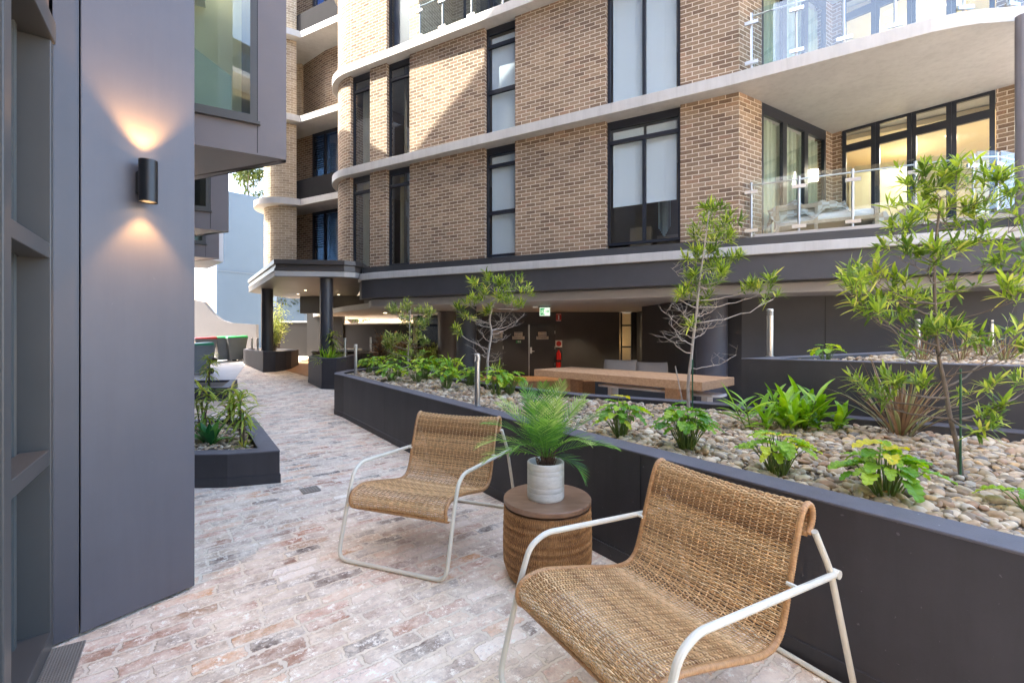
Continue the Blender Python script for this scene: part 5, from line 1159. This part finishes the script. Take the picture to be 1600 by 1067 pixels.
m = MB(); s0 = PZ(1503,756,.66); m.tube([(s0.x+.012,s0.y+.02,.64),(s0.x+.012,s0.y+.02,1.27)], .005, 8); tag(m.build('garden_stake', M['stake']), 'green garden stake beside the near slender tree', 'garden stake')
# middle tree
tB = [PZ(1076,640,.66)]; d1 = 4.75; tB = [P(1076,645,d1), P(1075,600,d1), P(1080,560,d1), P(1083,530,d1), P(1088,490,d1), P(1093,440,d1), P(1100,390,d1), P(1108,330,d1)]
CB = [cl(x, y, d1+rc.uniform(-.3,.3), r, l) for (x, y, r, l) in [(1112,322,20,1),(1098,345,20,1),(1140,345,22,1.1),(1090,370,20,1),(1125,370,24,1.2),(1105,395,22,1.1),(1150,365,14,.7),(1085,400,20,1),(1120,415,24,1.2),(1138,425,18,1),(1080,430,18,1),(1110,440,22,1.1),(1145,400,16,.8),(1070,455,16,.8),(1095,465,20,1),(1080,505,14,.6),(1060,462,10,.5),
      (1180,440,18,1.0),(1200,445,20,1.0),(1208,462,12,.6)]]
bareB = [(P(x, y, d1+rc.uniform(-.25,.25)), .22) for (x, y) in [(1040,490),(1050,510),(1060,480),(1120,480),(1112,505),(1130,500),(1035,520),(1068,495),(1105,480),(1075,350),(1050,420),(1150,555),(1045,505)]]
guided_tree('young_tree', 'middle young tree with bare lower twigs in front of the timber table end', 'tree', tB, .019, .006, CB, .12, .019, 8, 'leaf_tree', 'bark_pale', bare=bareB, twigs=5, per=7)
m = MB(); s0 = P(1082,640,4.7); m.tube([(s0.x,s0.y,.62),(s0.x,s0.y,1.20)], .008, 8); tag(m.build('garden_stake', M['stake']), 'green garden stake beside the middle tree', 'garden stake')
m = MB(); s0 = P(1056,575,4.72); m.tube([tuple(P(1066,625,4.72)), tuple(P(1055,572,4.72))], .006, 6); tag(m.build('bamboo_stake', M['bark_pale']), 'thin leaning bamboo stake left of the middle tree trunk', 'garden stake')
# left of centre tree
d2 = 6.6; tA = [P(762,608,d2), P(762,560,d2), P(768,520,d2), P(765,500,d2), P(772,470,d2), P(778,445,d2)]
CA = [cl(x, y, d2+rc.uniform(-.3,.3), r, l) for (x, y, r, l) in [(745,445,18,1),(765,438,20,1.1),(785,440,18,1),(805,445,18,1.1),(822,455,15,1),(735,470,16,1),(755,465,18,1.1),(780,462,18,1),(800,470,16,1),(728,490,13,.8),(715,480,12,.6),(765,485,12,.8),(815,475,12,.8),(710,512,8,.5),(775,575,12,.7)]]
bareA = [(P(x, y, d2+rc.uniform(-.3,.3)), .22) for (x, y) in [(790,500),(800,485),(810,500),(745,530),(740,545),(750,515),(785,530),(775,560),(742,505),(820,490)]]
guided_tree('young_tree', 'bushy topped young tree with a tangle of bare twigs, left of the fire doors', 'tree', tA, .024, .008, CA, .125, .020, 9, 'leaf_tree', 'bark_pale', bare=bareA, twigs=5, per=7)
# shrub at the far end of the bed
d3 = 8.6; tD = [P(638,585,d3), P(637,560,d3), P(640,530,d3), P(640,500,d3), P(642,480,d3)]
CD = [cl(x, y, d3+rc.uniform(-.3,.3), r, l) for (x, y, r, l) in [(640,480,15,1),(620,485,13,1),(660,485,14,1),(672,490,10,.8),(610,483,8,.6),(635,502,15,1),(655,508,14,1),(665,500,10,.7),(610,530,14,1),(600,540,12,.9),(630,528,15,1),(650,530,15,1),(662,535,12,.9),(615,555,13,.8),(640,552,15,1),(655,555,12,.8)]]
guided_tree('leafy_shrub', 'airy pale leaved shrub at the far end of the long planter', 'shrub', tD, .02, .008, CD, .11, .026, 12, 'leaf_small', 'bark_pale', twigs=6, per=7)
# ------------------------------------------------------------------ lobed-leaf plants
def lobed(m, p, d, L, W_, droop, rnd, lobes=4):
    p = Vector(p); d = Vector(d).normalized(); up = Vector((0,0,1)); side = d.cross(up).normalized(); n = lobes*4; i = len(m.v); f0 = len(m.f)
    for k in range(n+1):
        t = k/n; env = math.sin(PI*min(1,(.16+.84*t)))**.6 if t < 1 else 0; tooth = .72+.28*abs(math.sin(PI*lobes*t)) ; w = W_*.5*env*tooth; nn = side.cross(d)
        fw = d*(W_*.10*abs(math.sin(PI*lobes*t)))
        wave = .06*W_*math.sin(2*PI*lobes*t)
        m.v += [tuple(p+side*w+nn*(w*.28+wave)-fw*-1), tuple(p), tuple(p-side*w+nn*(w*.28-wave)+fw)]
        d = (d+Vector((0,0,-1))*droop/n).normalized(); side = (side-d*side.dot(d)).normalized(); p = p+d*(L/n)
    for k in range(n): a = i+3*k; m.f += [(a,a+1,a+4,a+3),(a+1,a+2,a+5,a+4)]
    m.attr += [rnd]*(len(m.f)-f0)
def phil(x, y, z, R_, H, n, seed, label, leaf=.12, yellow=0, name='philodendron', stemc='stem', bright=.0):
    rng = random.Random(seed); root = empty(name, label, 'plant', 'lobed leaf philodendrons in the pebble bed', loc=(x,y,z)); st = MB(); lf = MB()
    for k in range(n):
        a = k*2.399+rng.uniform(-.3,.3); f = ((k+.5)/n)**.6; r = R_*f*rng.uniform(.75,1.05); h = H*(1.12-.42*f)*rng.uniform(.75,1.1); tip = Vector((x+r*.72*math.cos(a), y+r*.72*math.sin(a), z+h)); b = Vector((x+.03*math.cos(a), y+.03*math.sin(a), z))
        pts = bez(b, tip, (-.05*math.cos(a)*0, 0, h*.22), 6, rng, .003); st.tube(pts, [.0045-.0025*j/6 for j in range(7)], 5)
        a += rng.uniform(-.6,.6); d = Vector((math.cos(a), math.sin(a), .30-.35*f+rng.uniform(-.15,.15))); L = leaf*rng.uniform(.6,1.1); rv = min(.92, max(0, .42+bright+rng.gauss(0,.22))) if k >= yellow else 1.0
        lobed(lf, tip-d.normalized()*L*.1, d, L, L*rng.uniform(.5,.66), rng.uniform(.3,1.1), rv)
    st.attr = []; st.build('stems', M['stem'], root, smooth=True); lf.build('leaves', M['leaf_phil'], root); return root
M['stem'] = paint('plant_stem', (.14,.20,.04), .5, .2, 0)
q = lambda px, py: PZ(px, py, .67)
for (px, py, R_, H, n, lab, leaf, yl, br) in [
    (970,683,.20,.26,30,'light green lobed plant just right of the potted palm',.14,2,.15),(1072,705,.21,.27,38,'darker green lobed plant at the foot of the middle tree',.13,0,-.1),
    (1215,742,.19,.22,28,'yellow green lobed plant directly behind the near chair back',.12,3,.28),(1385,778,.21,.22,30,'lobed plant with one drooping yellow leaf near the slender tree',.13,3,.12)]:
    p = q(px, py); phil(p.x, p.y, .66, R_*1.12, H*1.08, int(n*1.3), px, lab, leaf, yl, bright=br+.06)
k = 0
for (px, py, R_, H) in [(592,588,.30,.36),(622,590,.34,.46),(652,600,.30,.36),(664,594,.32,.44),(698,610,.24,.34),(704,596,.32,.40),(735,604,.22,.28),(775,620,.28,.36),(797,618,.24,.30),(612,597,.26,.30),(577,584,.24,.34),(683,592,.34,.42)]:
    p = q(px, py); k += 1
    labs = ['leafy lobed plant next to the far bollard','tall lobed plant in the densest clump at the far end of the bed','bluish green lobed plant at the front of the far clump','lobed plant behind the front of the far clump','single lobed plant on open pebbles right of the far clump','lobed plant behind the one on open pebbles','small lobed plant against the back coping','lobed plant just right of the nearer bollard','yellowish lobed plant left of the palm fronds','low lobed plant on the coping edge of the far clump','lobed plant right at the rounded planter tip','lobed plant under the airy shrub']
    phil(p.x, p.y, .66, R_, H, 34, 300+k, labs[k-1], .15, 0, bright=.26)
# small fern-like on the raised block, right edge leaf
p = PZ(1300,562,1.20); phil(p.x, p.y+.1, 1.18, .17, .17, 16, 77, 'small bright lobed plant peeking over the taller planter block', .12, 0, bright=.3)
p = q(1600,800); phil(p.x+.05, p.y, .66, .16, .12, 10, 78, 'lobed plant cut by the right edge of the photo', .11, 1, bright=.2)
# ginger
def strap_plant(name, label, x, y, z, n, L, w, seed, mat, spread=.9, droop=.8, cat='plant', rad=.06, segs=6, elmin=25, group=None):
    rng = random.Random(seed); root = empty(name, label, cat, group, loc=(x,y,z)); m = MB()
    for k in range(n):
        a = k*2.399+rng.uniform(-.4,.4); f = rng.random()**.7; el = R(88-(88-elmin)*f*spread); d = Vector((math.cos(a)*math.cos(el), math.sin(a)*math.cos(el), math.sin(el))); rr = rad*rng.random()
        blade(m, (x+rr*math.cos(a), y+rr*math.sin(a), z), d, (0,0,1), L*rng.uniform(.6,1.1), w*rng.uniform(.7,1.15), droop*rng.uniform(.2,1.2)*(.4+f), segs, .3, lambda t: (.35+.65*math.sin(PI*min(1,.15+.8*t))) * (1-t**5), None if mat != 'leaf_ging' else min(1,max(0,rng.gauss(.55,.25))))
    m.build('leaves', M[mat], root); return root
def ginger(label, cx, cy, z):
    rng = random.Random(31); root = empty('variegated_ginger', label, 'plant', loc=(cx,cy,z)); m = MB(); st = MB()
    for k in range(24):
        a = rng.uniform(0,6.28); r = rng.uniform(.0,.25); bx_, by_ = cx+r*math.cos(a)*1.6, cy+r*math.sin(a)*.7; lean = Vector((math.cos(a)*.35*r/.2+rng.uniform(-.2,.2), math.sin(a)*.3+rng.uniform(-.15,.15), 1)).normalized(); H = rng.uniform(.10,.28)
        st.tube([(bx_,by_,z), tuple(Vector((bx_,by_,z))+lean*H)], .005, 5); az = rng.uniform(0,6.28)
        for j in range(8):
            t = .25+.75*j/7; p = Vector((bx_,by_,z))+lean*H*t; aa = az+(PI if j%2 else 0)+rng.uniform(-.5,.5); el = R(20+50*t*rng.uniform(.7,1.1)); d = Vector((math.cos(aa)*math.cos(el), math.sin(aa)*math.cos(el), math.sin(el)))
            L = rng.uniform(.15,.25); w = L*.24; rv = min(.85,max(0,rng.gauss(.45,.2))); f0 = len(m.f)
            blade(m, p, d, (0,0,1), L, w, rng.uniform(.3,1.0), 6, .35, lambda t: math.sin(PI*min(.999,.12+.86*t))**.8, rv)
            blade(m, p+Vector((0,0,.0015)), d, (0,0,1), L*.99, w*.32, rng.uniform(.3,.4)*0+.0, 1, .35, lambda t: 1.0, .98) if False else None
    st.build('stems', M['stem'], root); m.build('leaves', M['leaf_ging'], root); return root
p = q(1240,672); ginger('dense bright green and yellow strap leaved clump in front of the taller planter block', p.x, p.y, .66)
p = q(1406,684); strap_plant('flax_plant', 'bronze flax with upright narrow blades against the taller planter block', p.x, p.y, .66, 75, .66, .020, 41, 'leaf_flax', .75, .7, rad=.06, elmin=42)
for (px, py, s, lab) in ((1440,560,51,'reddish grass clump on the taller block behind the slender tree'),(1500,560,52,'reddish grass clump in the middle of the taller block'),(1570,562,53,'reddish grass clump at the far right of the taller block'),(1535,556,54,'bronze grass clump farther back on the taller block')):
    p = PZ(px, py, 1.17); p = p*1.0; strap_plant('bronze_grass', lab, p.x*.93, p.y*.93, 1.16, 45, .42, .012, s, 'leaf_flax', .8, .9, rad=.09, elmin=35, group='bronze grass clumps on the taller block')
# curled hanging leaf plant in the back of the bed
p = P(706,600,7.6); strap_plant('curled_leaf_plant', 'odd drooping pale green leaf plant by the dark undercroft column', p.x, p.y, .68, 8, .55, .06, 61, 'leaf_ging', .35, 2.6, elmin=60)
# ------------------------------------------------------------------ left low planter plants
def cane(label, x, y, z, H, seed, heads=5, leafL=.20, w=.020, mat='leaf_cane', n=12):
    rng = random.Random(seed); root = empty('cane_plant', label, 'plant', loc=(x,y,z)); st = MB(); lf = MB()
    for k in range(heads):
        h = H*(1-.17*k)*rng.uniform(.9,1.05); a = rng.uniform(0,6.28); top = Vector((x+.10*H*math.cos(a)*(k>0), y+.10*H*math.sin(a)*(k>0), z+h)); pts = bez((x+.02*math.cos(a),y+.02*math.sin(a),z), top, (rng.uniform(-.03,.03),0,0), 7, rng, .004); st.tube(pts, [.008-.003*j/7 for j in range(8)], 6)
        for j in range(n+4):
            t = 1-.30*(j/(n+4)); aa = j*2.4; p = pts[-1].lerp(pts[-3], 1-t if t<1 else 0) if j < n else pts[rng.randint(3,6)]; el = R(rng.uniform(0,60)); d = Vector((math.cos(aa)*math.cos(el), math.sin(aa)*math.cos(el), math.sin(el)))
            blade(lf, p, d, (0,0,1), leafL*rng.uniform(.6,1.15), w*rng.uniform(.8,1.2), rng.uniform(.7,2.0), 6, .35, lambda t: math.sin(PI*min(.999,.10+.88*t))**.8, min(1,max(0,rng.gauss(.5,.28))))
    st.build('stems', M['bark'], root, smooth=True); lf.build('leaves', M[mat], root); return root
cane('spiky cane plant nearest the path in the low planter', -2.95, 4.98, .26, .60, 71, 5, .24, .026)
cane('cane plant on the left of the low planter against the pillar edge', -3.75, 5.5, .26, .60, 72, 5, .25, .028)
cane('short cane plant in the small planter farther along the building', -6.9, 10.4, .3, .75, 73, 5, .30, .035)
cane('leafy cane plant at the back of the low planter', -3.7, 6.0, .26, .50, 75, 5, .26, .034)
strap_plant('broad_leaf_plant', 'dark glossy broad leaved plant at the front of the low planter', -3.28, 4.95, .26, 18, .34, .085, 74, 'leaf_broad', .8, 1.0, rad=.05, elmin=35)
strap_plant('spider_grass', 'yellow striped low grass at the corner of the low planter', -2.86, 4.85, .26, 34, .17, .012, 76, 'leaf_cane', 1.0, 1.5, rad=.05, elmin=15)
# ------------------------------------------------------------------ plants of the curved planter and the dark hedge behind
strap_plant('fern_clump', 'light green fern clump at the front of the curved planter', -4.72, 11.7, .83, 70, .38, .05, 81, 'leaf_ging', 1.0, 1.3, rad=.22, elmin=15)
cane('variegated spiky plant beside the nearer canopy column', -4.72, 12.0, .83, .75, 82, 5, .30, .035)
def shrub(name, label, x, y, z, rx, ry, h, n, L, w, seed, mat, group=None, cat='shrub'):
    rng = random.Random(seed); root = empty(name, label, cat, group, loc=(x,y,z)); st = MB(); lf = MB()
    for k in range(max(6,n//25)):
        a = rng.uniform(0,6.28); r = rng.random()**.5; tip = Vector((x+rx*r*math.cos(a), y+ry*r*math.sin(a), z+h*rng.uniform(.45,1)*(1-.3*r*r)))
        pts = bez((x+rng.uniform(-.3,.3)*rx, y+rng.uniform(-.3,.3)*ry, z), tip, (0,0,.05), 6, rng, .02); st.tube(pts, [.008*(1-.8*j/6)+.001 for j in range(7)], 4); base = rng.random()
        for j in range(25):
            t = rng.uniform(.35,1); p = pts[min(6,int(t*6))]; d = Vector((rng.uniform(-1,1), rng.uniform(-1,1), rng.uniform(-.2,1))).normalized(); q_ = p + d*rng.uniform(0,.12)*h
            blade(lf, q_, d, (rng.uniform(-1,1),rng.uniform(-1,1),1), L*rng.uniform(.6,1.1), w*rng.uniform(.7,1.1), rng.uniform(0,.8), 3, .3, None, min(1,max(0,base*.6+rng.gauss(.2,.15))))
    st.build('stems', M['bark'], root); lf.build('leaves', M[mat], root); return root
for i, (x, y, mat) in enumerate(((-4.2,14.6,'leaf_red'),(-3.7,15.2,'leaf_red'),(-3.1,14.9,'leaf_red'),(-4.0,16.2,'leaf_red'),(-2.9,16.0,'leaf_small'))):
    labs = ['reddish brown shrub just right of the nearer canopy column','rust coloured shrub in the middle of the undercroft planting','bronze shrub in front of the glazed lobby doors','dark reddish shrub against the low undercroft wall','green shrub at the right end of the undercroft planting']
    shrub('undercroft_shrub', labs[i], x, y, gz(x,y)+.3, .5, .4, 1.15, 500, .12, .035, 90+i, mat, 'shrubs planted in the undercroft')
planter('undercroft_planter', 'dark planter wall holding the reddish shrubs under the building', [(-4.4,14.0),(-2.3,13.6),(-2.0,16.4),(-4.2,17.2)], .62, .12, .5, plinth=False)
shrub('hedge_shrub', 'green shrub left of the farther canopy column', -8.5, 16.2, .9, .35, .4, 1.5, 900, .10, .035, 101, 'leaf_small')
shrub('hedge_shrub', 'dense climbing shrub between the blue shaded wall and the farther column', -9.0, 17.4, .9, .35, .4, 2.3, 900, .10, .035, 102, 'leaf_small')
def far_tree(label, x, y, z, h, r, seed, n=2600, L=.32):
    rng = random.Random(seed); root = empty('broad_tree', label, 'tree', loc=(x,y,z)); st = MB(); lf = MB(); st.tube([(x,y,z),(x+.1,y,z+h*.5),(x,y,z+h*.8)], [.25,.18,.08], 8)
    blobs = []
    for k in range(16):
        a = rng.uniform(0,6.28); rr = r*rng.uniform(.1,.85); c = Vector((x+rr*math.cos(a), y+rr*math.sin(a), z+h*rng.uniform(.5,.98))); blobs.append((c, r*rng.uniform(.25,.42), rng.random())); st.tube(bez((x,y,z+h*.4), c, (0,0,.3), 5, rng, .05), [.09,.07,.05,.04,.03,.02], 5)
    for k in range(n):
        c, br, bb = blobs[k % 16]; d = Vector((rng.gauss(0,1), rng.gauss(0,1), rng.gauss(0,.8))).normalized(); p = c + d*br*rng.uniform(.5,1.0)
        blade(lf, p, (d+Vector((rng.uniform(-1,1),rng.uniform(-1,1),rng.uniform(-.6,.6)))).normalized(), (0,0,1), L*rng.uniform(.6,1.1), L*.32, .5, 3, .3, None, min(1,max(0,bb*.5+rng.gauss(.25,.15))))
    st.build('trunk', M['bark'], root, smooth=True); lf.build('crown', M['leaf_far'], root)
M['leaf_far'] = leafmat('far_leaf', (.02,.045,.012), (.05,.085,.02), (.11,.15,.03), None, .2)
far_tree('leafy tree rising above the blue shaded wall beside the round brick pier', -15.9, 28.0, .6, 11.4, 1.7, 111, 4200, .30)
far_tree('green tree outside the gap above the undercroft wall', -12.3, 25.5, .3, 4.6, 1.6, 112, 2500, .25)
far_tree('green tree outside the undercroft gap nearer the right', -9.4, 27.0, .3, 4.2, 1.5, 113, 2500, .25)
